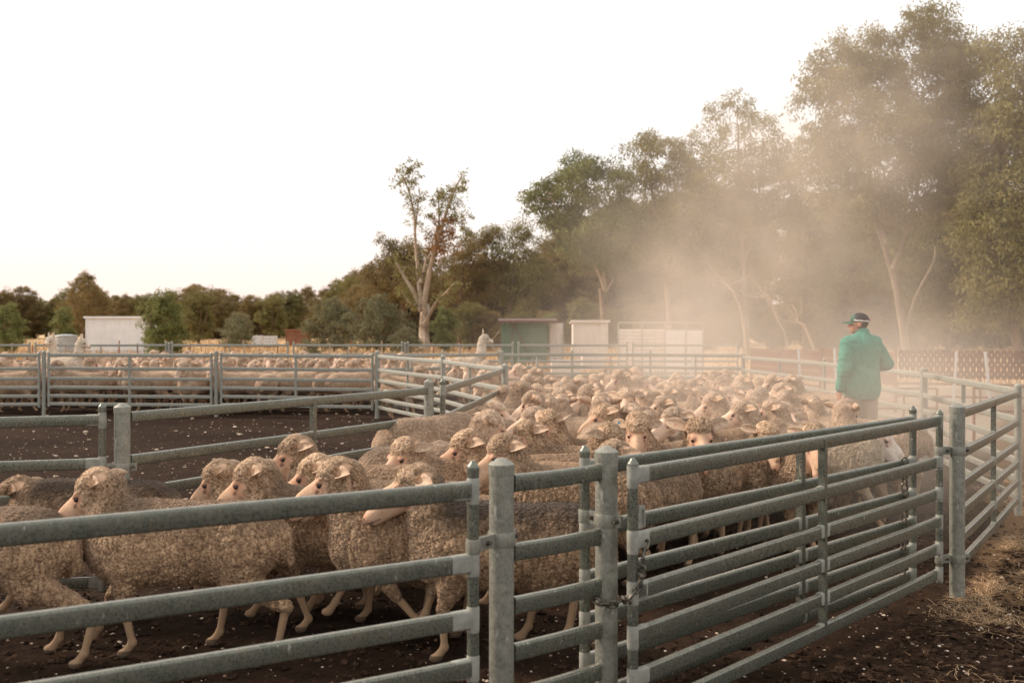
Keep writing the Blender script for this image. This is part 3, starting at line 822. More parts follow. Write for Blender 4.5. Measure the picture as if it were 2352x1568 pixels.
straw_z = np.clip((straw_d(P_)+.1)/.45, 0, 1)*np.clip((P_[:, 1]-4.9)/.7, 0, 1)*(outside(P_) > -.1)*(P_[:, 1] < 22)*(P_[:, 0] > 1.8)
wob = fbm(P_*.16, 8)*2
grass_z = np.clip((P_[:, 1]+wob-27.3)/1.5, 0, 1)
dust_z = np.clip(1-np.abs(P_[:, 0]-7.0-.25*(P_[:, 1]-14))/7.0, 0, 1)*np.clip((P_[:, 1]-11)/4, 0, 1)*np.clip((46-P_[:, 1])/12, 0, 1)*.9
nx_, ny_ = len(ax_), len(ay_); I = np.arange(nx_*ny_).reshape(nx_, ny_)
FQ = np.stack([I[:-1, :-1], I[1:, :-1], I[1:, 1:], I[:-1, 1:]], -1).reshape(-1, 4)
gme = np_mesh('ground', P_, [FQ], [ground_mats()], None, True, {'Zone': np.stack([straw_z, grass_z, np.clip(dust_z, 0, 1), np.ones(len(P_))], 1)})
tag(add_obj('ground', gme), kind='structure')

def stones(name, n, rmin, rmax, region, mat, seed, label, cat, power=2.5, flat=.6, dens=None):
    rng = np.random.RandomState(seed)
    base = np.array([[1, 0, 0], [-1, 0, 0], [0, 1, 0], [0, -1, 0], [0, 0, 1], [0, 0, -1]], float)
    tri = np.array([[0, 2, 4], [2, 1, 4], [1, 3, 4], [3, 0, 4], [2, 0, 5], [1, 2, 5], [3, 1, 5], [0, 3, 5]])
    # one subdivision
    V = list(base); T = []; mp = {}
    def md(a, b):
        k = (min(a, b), max(a, b))
        if k not in mp: v = (V[a]+V[b]); mp[k] = len(V); V.append(v/np.linalg.norm(v))
        return mp[k]
    for a, b, c in tri: ab, bc, ca = md(a, b), md(b, c), md(c, a); T += [(a, ab, ca), (ab, b, bc), (ca, bc, c), (ab, bc, ca)]
    V = np.array(V); T = np.array(T); k = len(V)
    pos = region(rng, n); n = len(pos)
    r = rmin+(rmax-rmin)*rng.rand(n)**power
    W = V[None]*(1+.35*rng.randn(n, k, 1).clip(-1, 1))*r[:, None, None]*np.array([1, 1, flat])*(.7+.6*rng.rand(n, 1, 3))
    a = rng.rand(n)*6.28; c, s_ = np.cos(a)[:, None], np.sin(a)[:, None]
    W = np.stack([W[..., 0]*c-W[..., 1]*s_, W[..., 0]*s_+W[..., 1]*c, W[..., 2]], -1)
    W += pos[:, None, :]; W[..., 2] += r[:, None]*flat*.35
    o = (np.arange(n)*k)[:, None, None]; me = np_mesh(name, W.reshape(-1, 3), [(T[None]+o).reshape(-1, 3)], [mat], None, False)
    return tag(add_obj(name, me), label, cat, kind='stuff')
def reg_fan(d0, d1, x0=-80, x1=2430, pw=1.6):
    def f(rng, n):
        D = d0+(d1-d0)*rng.rand(n)**pw; x = x0+(x1-x0)*rng.rand(n); return np.stack([(x-1176)/FPX*D, D, np.zeros(n)-.008], 1)
    return f
def reg_out(rng, n):
    D = 3.6+6*rng.rand(n*3)**1.3; X = (rng.rand(n*3)*1500+1000-1176)/FPX*D; p = np.stack([X, D, np.zeros(n*3)-.008], 1)
    return p[outside(p) > .1][:n]
peb = NM('pebble', rough=.85); v = peb.coord(); peb.col(peb.mix(peb.fr(peb.noise(v, 9, 2), .4, .6), (.26, .16, .10), (.60, .49, .38))); 
clod = NM('soil_clod', rough=1, spec=.05); v = clod.coord(); clod.col(clod.mix(clod.fr(clod.noise(v, 12, 3), .4, .65), (.020, .012, .008), (.070, .042, .027)))
stones('gravel', 3600, .0035, .012, reg_fan(3.4, 18), peb.m, 1, 'pale pebbles scattered over the dark yard soil', 'gravel', 3)
stones('gravel', 700, .003, .015, reg_out, peb.m, 2, 'larger pale stones on the soil outside the gate', 'gravel', 4, .5)
stones('soil_clods', 9000, .006, .022, reg_fan(3.4, 9), clod.m, 3, 'dark crumbs of trampled soil in the near yard', 'soil', 2)
stones('soil_clods', 5000, .005, .022, reg_out, clod.m, 4, 'dark soil crumbs on the ground outside the gate', 'soil', 2)
def reg_pen(rng, n):
    D = 8+11*rng.rand(n)**1.4; x = rng.rand(n)*1150; return np.stack([(x-1176)/FPX*D, D, np.zeros(n)], 1)
stones('gravel', 700, .008, .035, reg_pen, peb.m, 5, 'pale stones on the floor of the empty pen', 'gravel', 4, .4)

def blades(name, pos, L, wd, seed, mats, label, cat, lean=.6, flat=False):
    rng = np.random.RandomState(seed); n = len(pos); a = rng.rand(n)*6.28; l = L*(.4+.9*rng.rand(n)); ln = lean*(rng.rand(n)+.2)
    dr = np.stack([np.cos(a), np.sin(a), np.zeros(n)], 1); sd_ = np.stack([-np.sin(a), np.cos(a), np.zeros(n)], 1)
    up = np.array([0, 0, 1.0]); VV = np.empty((n, 8, 3)); w_ = wd*(.6+.8*rng.rand(n))[:, None]
    if flat: el = (rng.rand(n)*.16)[:, None]
    for i, t in enumerate((0, .35, .7, 1.0)):
        if flat: c = pos+dr*(l[:, None]*t)+up*(el*l[:, None]*math.sin(math.pi*t*.8)+.006+.03*rng.rand(n)[:, None]*0)+sd_*(l*.25*math.sin(2*t))[:, None]
        else: c = pos+up*(l*t*(1-.35*ln*t))[:, None]+dr*(l*ln*t*t)[:, None]
        ww = w_*(1-t*.85); VV[:, 2*i] = c-sd_*ww; VV[:, 2*i+1] = c+sd_*ww
    o = (np.arange(n)*8)[:, None]; q = np.concatenate([np.array([[2*i, 2*i+1, 2*i+3, 2*i+2]])+o for i in range(3)])
    cv = np.repeat(rng.rand(n), 8); C = np.stack([cv]*3+[np.ones(n*8)], 1)
    me = np_mesh(name, VV.reshape(-1, 3), [q], mats, None, True, {'Col': C})
    return tag(add_obj(name, me), label, cat, kind='stuff')
st_ = NM('straw', rough=.8); st_.col(st_.ramp(st_.attr('Col', 'Fac'), [(0, (.24, .13, .06)), (.5, (.47, .29, .145)), (1, (.66, .47, .27))])); MAT['straw'] = st_.m
rng = np.random.RandomState(11)
N_ = 110000; D = 4.2+7*rng.rand(N_); X = (rng.rand(N_)*900+1600-1176)/FPX*D; p = np.stack([X, D, np.full(N_, .0)], 1)
dr_ = outside(p)
clump = fbm(p*1.6, 21)+.5*fbm(p*5, 22)
keep = (rng.rand(N_) < np.clip((straw_d(p)+.1)/.35, .012, 1)*np.clip(.5+clump*1.6, .05, .8)) & (dr_ > .03) & ((p[:, 1] > 5.3+.5*clump) | (rng.rand(N_) < .06))
blades('dry_straw', p[keep], .085, .0015, 12, [MAT['straw']], 'loose dry straw lying on the soil at the right edge', 'straw', flat=True)
k2 = keep & (straw_d(p) > .15) & (clump > -.05); pp = p[k2][::9]
blades('dry_grass', pp, .075, .0016, 13, [MAT['straw']], 'low dry grass tufts along the right edge', 'dry grass', lean=1.9)
N_ = 70000; D = 28+np.abs(rng.rand(N_))**1.7*100; X = (rng.rand(N_)*2500-60-1176)/FPX*D; p = np.stack([X, D, np.zeros(N_)], 1)
kk = (fbm(p*.25, 31) > -.28) & ((X < .1*D) | (rng.rand(N_) < .25)); p = p[kk]
gr = blades('dry_grass', p, .42, .02, 14, [MAT['straw']], 'tall golden dry grass filling the paddock behind the yards', 'dry grass', lean=.5)

# ------------------------------------------------------------------ trees
def m_leaf(name, a, b, c):
    m = NM(name, rough=.75, spec=.25); s_ = m.n('ShaderNodeSeparateColor'); m.l(m.attr('Col'), s_.inputs[0])
    col = m.ramp(s_.outputs['Red'], [(0, a), (.5, b), (1, c)])
    col = m.mix(s_.outputs['Green'], col, (.30, .12, .04))
    tint = m.fr(m.rnd(), 0, 1, .85, 1.15); col = m.mix(1.0, col, m_gray(m, tint), 'MULTIPLY'); m.col(col)
    tr = m.n('ShaderNodeBsdfTranslucent'); m.l(m.mix(.35, col, (.30, .22, .08)), tr.inputs[0])
    mx = m.n('ShaderNodeMixShader'); mx.inputs[0].default_value = .28
    m.l(m.b.outputs[0], mx.inputs[1]); m.l(tr.outputs[0], mx.inputs[2]); m.l(mx.outputs[0], m.out.inputs['Surface'])
    return m.m
MAT['leaf'] = m_leaf('gum_leaves', (.12, .11, .038), (.21, .19, .068), (.31, .275, .115))
MAT['leaf_warm'] = m_leaf('warm_gum_leaves', (.13, .095, .038), (.22, .16, .066), (.33, .24, .11))
MAT['leaf_green'] = m_leaf('green_leaves', (.11, .125, .040), (.185, .205, .070), (.27, .29, .115))
MAT['leaf_pale'] = m_leaf('grey_green_leaves', (.10, .10, .055), (.16, .16, .09), (.24, .23, .14))
b_ = NM('pale_bark', rough=.9, spec=.2); v = b_.coord('Object', (1, 1, .3)); n_ = b_.noise(v, 1.6, 6, .7)
b_.col(b_.mix(b_.fr(b_.noise(v, .7, 3), .5, .65), b_.mix(b_.fr(n_, .35, .65), (.27, .20, .14), (.44, .35, .26)), (.17, .11, .07))); b_.bump(n_, .6, .05); MAT['bark'] = b_.m
b_ = NM('dark_bark', rough=.95, spec=.1); v = b_.coord('Object', (1, 1, .25)); n_ = b_.noise(v, 3, 6, .7)
b_.col(b_.mix(b_.fr(n_, .35, .65), (.09, .06, .04), (.20, .14, .09))); b_.bump(n_, .7, .05); MAT['bark_dark'] = b_.m

DK = 1.7
b_ = NM('dull_bark', rough=.95, spec=.1); v = b_.coord('Object', (1, 1, .3)); b_.col(b_.mix(b_.fr(b_.noise(v, 1.6, 6, .7), .35, .65), (.13, .10, .07), (.27, .21, .15))); MAT['bark_mid'] = b_.m
def leaves(C, cr, n_leaf, ll, lw, rng, rust=None, droop=.55):
    """clusters C (k,3) radius cr (k,) -> verts, quads, colour"""
    k = len(C); n = k*n_leaf; c = np.repeat(C, n_leaf, 0); r = np.repeat(cr, n_leaf)
    d = rng.randn(n, 3); d /= np.linalg.norm(d, axis=1, keepdims=True); rad_ = rng.rand(n)**.5
    p = c+d*(rad_*r)[:, None]*np.array([1, 1, .72])
    dr = rng.randn(n, 3)*.7+np.array([0, 0, -droop*1.4])+d*.35; dr /= np.linalg.norm(dr, axis=1, keepdims=True)
    sd_ = np.cross(dr, rng.randn(n, 3)); sd_ /= np.linalg.norm(sd_, axis=1, keepdims=True)+1e-9
    l = (ll*(.6+.8*rng.rand(n)))[:, None]; w_ = (lw*(.6+.8*rng.rand(n)))[:, None]
    V = np.stack([p, p+dr*l*.45+sd_*w_, p+dr*l, p+dr*l*.5-sd_*w_], 1).reshape(-1, 3)
    Q = np.arange(n*4).reshape(n, 4)
    tone = np.clip(np.repeat(rng.rand(k)*.55+.1, n_leaf)+.35*(rng.rand(n)-.3)+.12*d[:, 2], 0, 1)
    ru = np.zeros(n) if rust is None else np.repeat(rust, n_leaf)
    col = np.stack([np.repeat(tone, 4), np.repeat(ru, 4), np.zeros(n*4), np.ones(n*4)], 1)
    return V, Q, col

def wobble(a, b, rng, n=6, amp=.08, sag=0):
    a = np.asarray(a, float); b = np.asarray(b, float); L_ = np.linalg.norm(b-a); P = []
    o = rng.randn(3)*amp*L_; o2 = rng.randn(3)*amp*L_*.5
    for i in range(n+1):
        t = i/n; P.append(a+(b-a)*t+o*math.sin(math.pi*t)+o2*math.sin(2*math.pi*t)+np.array([0, 0, -sag*L_*math.sin(math.pi*t)]))
    return P

def gum_tree(base, limbs, lobes, label, group=None, seed=0, leafmat='leaf', bark='bark', dens=1.0, cr=.62, n_leaf=75, ll=.24, lw=.032,
             name='gum_tree', loc=None, twig=True, category='tree', droop=.55, scat=1.2, along=0):
    """limbs: list of ([points], r0, r1); lobes: (centre, r, weight, rust)  -- all in metres relative to base"""
    rng = np.random.RandomState(seed); root = add_obj(name, None, None, loc if loc is not None else (base[0], base[1], 0)); tag(root, label, category, group)
    m = MB(); nodes = []
    for pts, r0, r1 in limbs:
        n = len(pts); P = [np.array(p, float) for p in pts]
        if n > 2:                                                     # smooth the polyline
            Q_ = []
            for i in range(n-1):
                p0 = P[max(i-1, 0)]; p1 = P[i]; p2 = P[i+1]; p3 = P[min(i+2, n-1)]
                for t in (0, .33, .66): Q_.append(.5*((2*p1)+(p2-p0)*t+(2*p0-5*p1+4*p2-p3)*t*t+(3*p1-3*p2+p3-p0)*t**3))
            Q_.append(P[-1]); P = Q_
        rs = [r0+(r1-r0)*(i/(len(P)-1))**.8 for i in range(len(P))]
        m.tube(P, rs, 9); nodes += [(p, r) for p, r in zip(P[len(P)//3:], rs[len(P)//3:])]
    NP = np.array([p for p, r in nodes]); NR = np.array([r for p, r in nodes])
    C = []; R_ = []; U = []
    for lb in lobes:
        c, r, wt, rust = (list(lb)+[1.0, 0.0])[:4]; c = np.array(c, float)
        dist = np.linalg.norm(NP-c, axis=1)+.8*np.clip(NP[:, 2]-c[2]+.3, 0, None); j = np.argmin(dist)
        if dist[j] > .4*r or True:
            pr = min(NR[j]*.8, .03+.035*r); pth = wobble(NP[j], c, rng, 6, .10, -.06); m.tube(pth, [pr*(1-.7*i/6) for i in range(7)], 6)
        nc = max(3, int(DK*dens*wt*7.5*(r/max(cr, .1))**2*.5)); 
        d = rng.randn(nc, 3); d /= np.linalg.norm(d, axis=1, keepdims=True)
        cc = c+d*(r*scat*(.25+.75*rng.rand(nc, 1)**.5))*np.array([1, 1, .85]); C.append(cc)
        R_.append(cr*(.55+.8*rng.rand(nc))); U.append(np.full(nc, rust)*(.5+.5*rng.rand(nc)))
        if twig:
            for q in cc[::3]: m.tube(wobble(c, q, rng, 4, .1, -.04), [pr*.35, pr*.3, pr*.22, pr*.16, pr*.08], 5)
    if along:
        up_ = [i for i in range(len(NP)) if NR[i] < along*NR.max()]
        pk = NP[rng.choice(up_, int(len(up_)*2.2))]+rng.randn(int(len(up_)*2.2), 3)*.32
        C.append(pk); R_.append(.22+.28*rng.rand(len(pk))); U.append(np.zeros(len(pk)))
    m.obj('trunk', MAT[bark], root)
    C = np.concatenate(C); V, Q, col = leaves(C, np.concatenate(R_), n_leaf, ll, lw, rng, np.concatenate(U), droop)
    me = np_mesh('crown', V, [Q], [MAT[leafmat]], None, False, {'Col': col}); add_obj('crown', me, root)
    return root

def traced(x0, D, limbs, lobes, label, spread=.8, yj=.5, seed=0, **kw):
    """limbs / lobes given in photo units at depth D, turned into metres about the trunk's foot"""
    bx = PX(x0, D); rng = np.random.RandomState(seed+100); s_ = D/FPX; Ls = []
    for pts, r0, r1 in limbs:
        dy = rng.randn()*1.2; n = len(pts)
        Ls.append(([(PX(x, D)-bx, dy*(i/(n-1))**1.3 if pts[0][1] < 740 or i else 0, PZ(y, D)) for i, (x, y) in enumerate(pts)], r0*s_, r1*s_))
    Lb = []
    for l in lobes:
        x, y, r = l[:3]; wt = l[3] if len(l) > 3 else 1.0; ru = l[4] if len(l) > 4 else 0.0
        Lb.append(((PX(x, D)-bx, rng.randn()*yj*r*s_*1.3, PZ(y, D)), r*s_, wt, ru))
    return gum_tree((bx, D), Ls, Lb, label, seed=seed, **kw)

# forked white-barked gum at the centre left
traced(970, 70, [([(974, 812), (970, 760), (968, 700)], 15, 11), ([(966, 715), (955, 680), (930, 640), (905, 598)], 6, 3), ([(968, 700), (961, 650), (957, 600), (955, 560)], 6, 3.8),
                 ([(957, 600), (953, 540), (950, 490), (938, 440), (922, 400)], 4, 1.5), ([(953, 540), (958, 480), (962, 430)], 2.5, 1), ([(973, 705), (982, 650), (995, 590), (1010, 540)], 7.5, 4.5),
                 ([(1003, 560), (1022, 500), (1040, 450), (1064, 405)], 4.5, 1.3), ([(1003, 560), (1008, 500), (1004, 440)], 3.5, 1.3), ([(975, 745), (1000, 700), (1030, 672), (1048, 655)], 5, 2.0),
                 ([(955, 700), (935, 690), (920, 665)], 3, 1.2), ([(965, 650), (975, 610), (985, 560)], 5, 2)],
       [(945, 380, 13, 1.2), (948, 400, 12), (916, 398, 12, .8), (925, 415, 8), (960, 430, 10), (966, 460, 8, .8), (1064, 404, 11), (1056, 424, 11), (1040, 440, 15), (1020, 455, 12), (1003, 440, 11), (1012, 480, 14), (1045, 470, 10),
        (1020, 520, 20, 1.6, .9), (1008, 548, 22, 1.8, 1.0), (1028, 560, 18, 1.4, .9), (1000, 580, 16, 1.2, .8), (1058, 510, 22), (1072, 540, 16), (985, 500, 8), (980, 540, 7)],
       'tall forked gum with smooth pale trunk and sparse upper branches, centre left', seed=1, cr=.30, n_leaf=24, ll=.26, lw=.034, dens=.55, leafmat='leaf', scat=1.75, along=.3)
# trees standing behind and beside it
traced(925, 82, [([(930, 806), (925, 720), (915, 640)], 6, 4)], [(925, 590, 42), (885, 612, 36), (862, 622, 26), (878, 545, 15, .6), (905, 560, 22, .7), (965, 600, 45), (930, 650, 55), (875, 665, 45), (970, 670, 50)],
       'bushy dark gum close behind the forked pale trunk', seed=2, leafmat='leaf_warm', bark='bark_dark', dens=1.1)
traced(1060, 84, [([(1055, 806), (1058, 720), (1065, 620)], 6, 4), ([(1062, 660), (1090, 600)], 4, 2)], [(1090, 560, 36), (1120, 540, 26), (1085, 600, 48), (1045, 620, 45), (1110, 640, 45), (1060, 690, 55), (1135, 610, 30)],
       'dark gum right of the forked pale trunk', seed=3, leafmat='leaf_warm', bark='bark_dark', dens=1.05)
traced(1175, 84, [([(1165, 806), (1170, 720), (1178, 620)], 6, 3.5), ([(1172, 690), (1150, 620), (1128, 590)], 4, 2)], [(1133, 540, 24), (1190, 528, 28), (1215, 545, 25), (1160, 585, 34), (1205, 590, 40), (1150, 650, 45), (1200, 670, 50), (1240, 640, 45)],
       'dark gum with open gaps in its crown left of the green shed', seed=4, leafmat='leaf', bark='bark_dark', dens=.95)
traced(840, 95, [([(840, 802), (838, 700)], 4, 3), ([(838, 720), (862, 660), (855, 600)], 3, 1.5)], [(840, 660, 28), (820, 690, 30), (860, 700, 35), (845, 630, 18, .7), (825, 720, 32), (880, 720, 34), (850, 750, 30), (815, 745, 28)],
       'warm-toned gum at the left edge of the tall trees', seed=5, leafmat='leaf_warm', bark='bark_dark', dens=1.1)
# big green gum with a thin pale forked stem
traced(1388, 62, [([(1389, 818), (1389, 740), (1388, 660)], 6.5, 5), ([(1388, 665), (1372, 625), (1352, 590), (1335, 540)], 4, 2), ([(1389, 660), (1385, 600), (1380, 520), (1370, 450)], 4.5, 2), ([(1390, 670), (1405, 650), (1412, 638)], 3, 1.2),
                  ([(1385, 560), (1420, 470), (1410, 400)], 3, 1.2), ([(1335, 540), (1290, 500), (1262, 450)], 2.2, 1)],
       [(1242, 438, 32), (1225, 462, 24, .8), (1262, 478, 34), (1275, 430, 30), (1328, 389, 34), (1355, 385, 30), (1300, 405, 28), (1330, 430, 44), (1403, 392, 34), (1425, 420, 34), (1361, 470, 60), (1300, 500, 44), (1288, 530, 30), (1320, 560, 44), (1390, 545, 56), (1430, 500, 46), (1350, 590, 40), (1420, 590, 40)],
       'large green gum with a thin pale forked stem behind the sheds', seed=6, leafmat='leaf_green', dens=1.1, cr=.6, ll=.24, lw=.036)
# dusty gums right of it
traced(1530, 62, [([(1540, 815), (1535, 700), (1520, 560), (1500, 430)], 7, 3), ([(1535, 640), (1570, 520), (1590, 420)], 4, 2)],
       [(1470, 345, 34, .8), (1500, 325, 36, .8), (1540, 355, 36), (1475, 400, 42), (1530, 420, 48), (1580, 380, 40), (1490, 480, 52), (1560, 490, 60), (1600, 450, 50), (1460, 560, 50), (1530, 580, 70), (1600, 560, 60)],
       'dust-veiled gum behind the corrugated loading wall', seed=7, dens=1.0)
traced(1690, 60, [([(1715, 815), (1710, 700), (1700, 560), (1690, 420), (1685, 300)], 8, 2), ([(1705, 620), (1740, 480), (1755, 340)], 4.5, 1.5), ([(1703, 600), (1650, 480), (1640, 380)], 4, 1.5), ([(1712, 690), (1660, 650), (1630, 640)], 4, 2), ([(1712, 680), (1770, 670), (1800, 690)], 3.5, 1.5)],
       [(1660, 262, 32, .5), (1690, 245, 30, .5), (1720, 275, 34, .5), (1755, 285, 28, .5), (1780, 300, 22, .4), (1640, 300, 34, .5), (1600, 345, 40, .6), (1680, 330, 45, .6), (1740, 360, 50, .8), (1650, 400, 60), (1730, 430, 66), (1800, 390, 55), (1690, 500, 75), (1780, 500, 75), (1640, 560, 70), (1830, 460, 55), (1740, 580, 70)],
       'tall airy gum whose thin top stands above the dust plume', seed=8, bark='bark_mid', dens=1.2)
traced(1850, 66, [([(1850, 812), (1846, 700), (1850, 560)], 7, 4), ([(1842, 790), (1870, 740), (1800, 680)], 3, 1.5)], [(1850, 540, 70), (1900, 600, 70), (1820, 620, 65), (1880, 480, 60), (1930, 520, 70), (1960, 620, 75), (1860, 680, 60)],
       'dark shaded gum behind the dust plume', seed=9, leafmat='leaf', bark='bark_dark', dens=1.0)
# giant gum at the right
traced(2075, 50, [([(2085, 832), (2072, 740), (2055, 640), (2020, 520), (1990, 420), (1960, 300)], 11, 3), ([(2050, 620), (2095, 480), (2110, 340), (2140, 200)], 7, 2), ([(2035, 560), (2010, 400), (2040, 220)], 5, 1.6), ([(2100, 470), (2180, 380), (2220, 260)], 4, 1.6),
                  ([(2080, 760), (2110, 680), (2160, 600), (2175, 560)], 4.5, 2), ([(2005, 470), (1950, 380), (1900, 240)], 4, 1.5)],
       [(1885, 175, 46, .7), (1870, 230, 40, .6), (1905, 130, 40, .6), (1950, 110, 42, .7), (1920, 210, 60, .8), (1990, 130, 50, .8), (2045, 85, 40, .7), (2090, 75, 44, .8), (2140, 60, 40, .7), (2175, 95, 46, .8), (2120, 120, 55, .9), (2060, 170, 60), (1985, 210, 62), (2180, 170, 60), (2220, 140, 45, .8),
        (1940, 300, 66), (2010, 300, 66), (2090, 270, 70), (2170, 270, 66), (2230, 240, 60), (2255, 180, 50), (2265, 300, 60), (2250, 380, 60), (2190, 430, 60), (1905, 370, 60), (1980, 390, 70), (2060, 380, 64), (2140, 370, 66), (2210, 350, 62), (1930, 450, 62), (2120, 460, 60), (2030, 470, 55)],
       'giant pale-limbed gum towering behind the man in green', seed=10, bark='bark_mid', dens=1.35, cr=.6, n_leaf=80, leafmat='leaf')
traced(2190, 56, [([(2175, 828), (2180, 740), (2210, 660), (2240, 600)], 6, 3), ([(2182, 720), (2150, 640), (2130, 600)], 4, 2)], [(2150, 560, 60), (2210, 540, 60), (2180, 620, 62), (2240, 620, 62), (2130, 650, 55), (2200, 690, 50), (2080, 600, 55), (2100, 690, 45), (2260, 690, 50)],
       'dark leafy gum right of the man, below the giant crown', seed=11, leafmat='leaf', bark='bark_dark', dens=1.15)
traced(2330, 46, [([(2345, 842), (2335, 740), (2320, 600), (2310, 460), (2320, 300)], 12, 4), ([(2322, 620), (2260, 560), (2210, 520)], 5, 2), ([(2328, 690), (2280, 650), (2240, 640)], 4, 2)],
       [(2300, 110, 44, .7), (2325, 85, 36, .7), (2345, 160, 50, .8), (2305, 200, 48, .8), (2350, 250, 60), (2300, 290, 55), (2355, 340, 65), (2290, 380, 62), (2350, 430, 70), (2270, 460, 60), (2330, 510, 75), (2260, 550, 66), (2345, 600, 75), (2285, 640, 66), (2365, 680, 65), (2310, 710, 50), (2250, 720, 36)],
       'dark dense gum filling the right edge of the picture', seed=12, leafmat='leaf', bark='bark_dark', dens=1.5)

# bushy trees used along the tree lines: each instance a tree of its own
def bushy(seed, H, W_, leafmat, name, base_z=.6, n=13, bark='bark_dark', cr=.55, nl=70, stems=3, flat=.8, dens=.9, ll=.25, lw=.04):
    rng = np.random.RandomState(seed); limbs = []; 
    for i in range(stems):
        a = rng.rand()*6.28; e = np.array([math.cos(a)*W_*.28, math.sin(a)*W_*.28, H*.62])
        limbs.append(([(rng.randn()*.08, rng.randn()*.08, -.1), tuple(e*.45+rng.randn(3)*.1), tuple(e)], .022*H, .008*H))
    lobes = []
    for i in range(n):
        t = (i+.5)/n; z = base_z+(H-base_z-.5)*t**.85; rr = W_*.5*math.sin(math.pi*min(.97, .22+.72*t))**.6; a = i*2.4+rng.rand(); q = rng.rand()**.5*.75
        lobes.append(((math.cos(a)*rr*q, math.sin(a)*rr*q, z), W_*.17*(.7+.7*rng.rand()), 1.0, 0.0))
    return gum_tree((0, 0), limbs, lobes, 'x', seed=seed, leafmat=leafmat, bark=bark, cr=cr, n_leaf=nl, dens=dens, name=name, ll=ll, lw=lw)
protos = [bushy(31, 9, 8, 'leaf', 'gum_tree', 1.2), bushy(32, 8, 9, 'leaf_warm', 'gum_tree', .6, 15), bushy(33, 10, 7, 'leaf_warm', 'gum_tree', 2.2, 12, dens=.7),
          bushy(34, 5, 6, 'leaf_pale', 'acacia', .3, 14, cr=.5, dens=.5, nl=50), bushy(35, 6.5, 5, 'leaf_green', 'gum_tree', .5, 14), bushy(36, 15, 10, 'leaf_warm', 'gum_tree', .4, 26, cr=.8, nl=85, ll=.34, lw=.05)]
used_p = set()
def put(k, x, D, sc, rz, label, group=None, sz=1.0):
    o = protos[k] if k not in used_p else copy_tree(protos[k]); used_p.add(k)
    o.location = (PX(x, D), D, 0); o.rotation_euler = (0, 0, rz); o.scale = (sc, sc, sc*sz); tag(o, label)
    if group: o['group'] = group
    elif 'group' in o: del o['group']
    return o
rng = random.Random(5)
# far tree line at the left, in two depths
GL = 'trees of the distant left tree line'
tops = [(-60, 668), (-10, 676), (35, 672), (80, 692), (128, 688), (165, 672), (205, 668), (250, 690), (290, 682), (335, 684), (385, 690), (430, 674), (470, 668), (505, 676), (545, 690), (590, 690), (625, 684), (665, 676), (705, 664), (745, 668), (785, 655), (815, 630)]
for i, (x, y) in enumerate(tops):
    D = 135+rng.random()*30; k = rng.choice([0, 1, 1, 2]); H = PZ(y, D); base = {0: 9, 1: 8, 2: 10}[k]
    put(k, x, D, H/base*1.03, rng.random()*6.28, 'olive brown tree in the unbroken distant tree line at the left', GL)
for i in range(30):
    x = -50+i*31+rng.random()*14; D = 158+rng.random()*20; H = PZ(702-10*rng.random(), D); k = rng.choice([0, 1])
    put(k, x, D, H/8.5, rng.random()*6.28, 'olive brown tree in the unbroken distant tree line at the left', GL)
o = put(2, 197, 128, (PZ(632, 128))/10*1.02, .7, 'thin-topped tree rising above the tree line left of the white shed', sz=1.0)
put(4, 372, 52, PZ(672, 52)/6.5, 1.0, 'dense green young tree at the right end of the white shed')
put(4, 18, 60, PZ(700, 60)/6.5*1.0, 2.0, 'green bushy tree at the far left behind the pen')
put(4, 148, 92, PZ(708, 92)/6.5, 3.0, 'small green tree behind the little water tank')
put(0, 455, 105, PZ(676, 105)/9, 4.0, 'dark rounded tree right of the white shed')
put(3, 545, 78, PZ(722, 78)/5, .4, 'small grey-green bush in the golden paddock')
put(3, 768, 70, PZ(690, 70)/5, 1.4, 'soft grey-green acacia left of the forked gum', sz=1.0)
put(3, 872, 66, PZ(682, 66)/5, 2.6, 'soft grey-green acacia beside the forked gum')
put(3, 930, 60, PZ(752, 60)/5, 4.6, 'low grey-green bush at the foot of the forked gum')
put(4, 1022, 66, PZ(708, 66)/6.5, 5.0, 'bright green sapling right of the forked gum', sz=1.0)
put(3, 716, 48, PZ(784, 48)/5, 3.3, 'small round bush in the paddock by the rusty shed')
put(4, 1265, 52, PZ(722, 52)/6.5, 2.2, 'light green sapling leaning over the end of the green shed')
# understorey and backing trees that close the wood at the right
GR = 'trees packed in the wood behind the yards'
for i in range(34):
    x = 835+i*26+rng.random()*16; D = 92+rng.random()*22
    yt = np.interp(x, [830, 950, 1100, 1210, 1300, 1450, 1600, 1850, 2400], [640, 610, 600, 590, 520, 480, 460, 470, 480])+rng.random()*50
    k = 5 if yt < 590 else rng.choice([0, 1]); H = PZ(yt, D); put(k, x, D, H/{5: 15, 0: 9, 1: 8}[k]*1.02, rng.random()*6.28, 'tree in the dense wood whose trunks merge behind the front gums', GR)
GU = 'low scrub trees under the tall gums'
for i in range(20):
    x = 1060+i*62+rng.random()*30; D = 70+rng.random()*12; H = PZ(690+rng.random()*40, D)
    if x > 2180: continue
    put(1 if i % 2 else 0, x, D, H/8.5, rng.random()*6.28, 'dark low scrub under the tall gums', GU)
for i in range(9):
    x = 1850+i*62+rng.random()*30; D = 74+rng.random()*10
    put(5, x, D, PZ(450+rng.random()*60, D)/15, rng.random()*6.28, 'tree in the dense wood whose trunks merge behind the front gums', GR)
for k in range(6):
    if k not in used_p: put(k, -400, 300, 1, 0, 'spare')
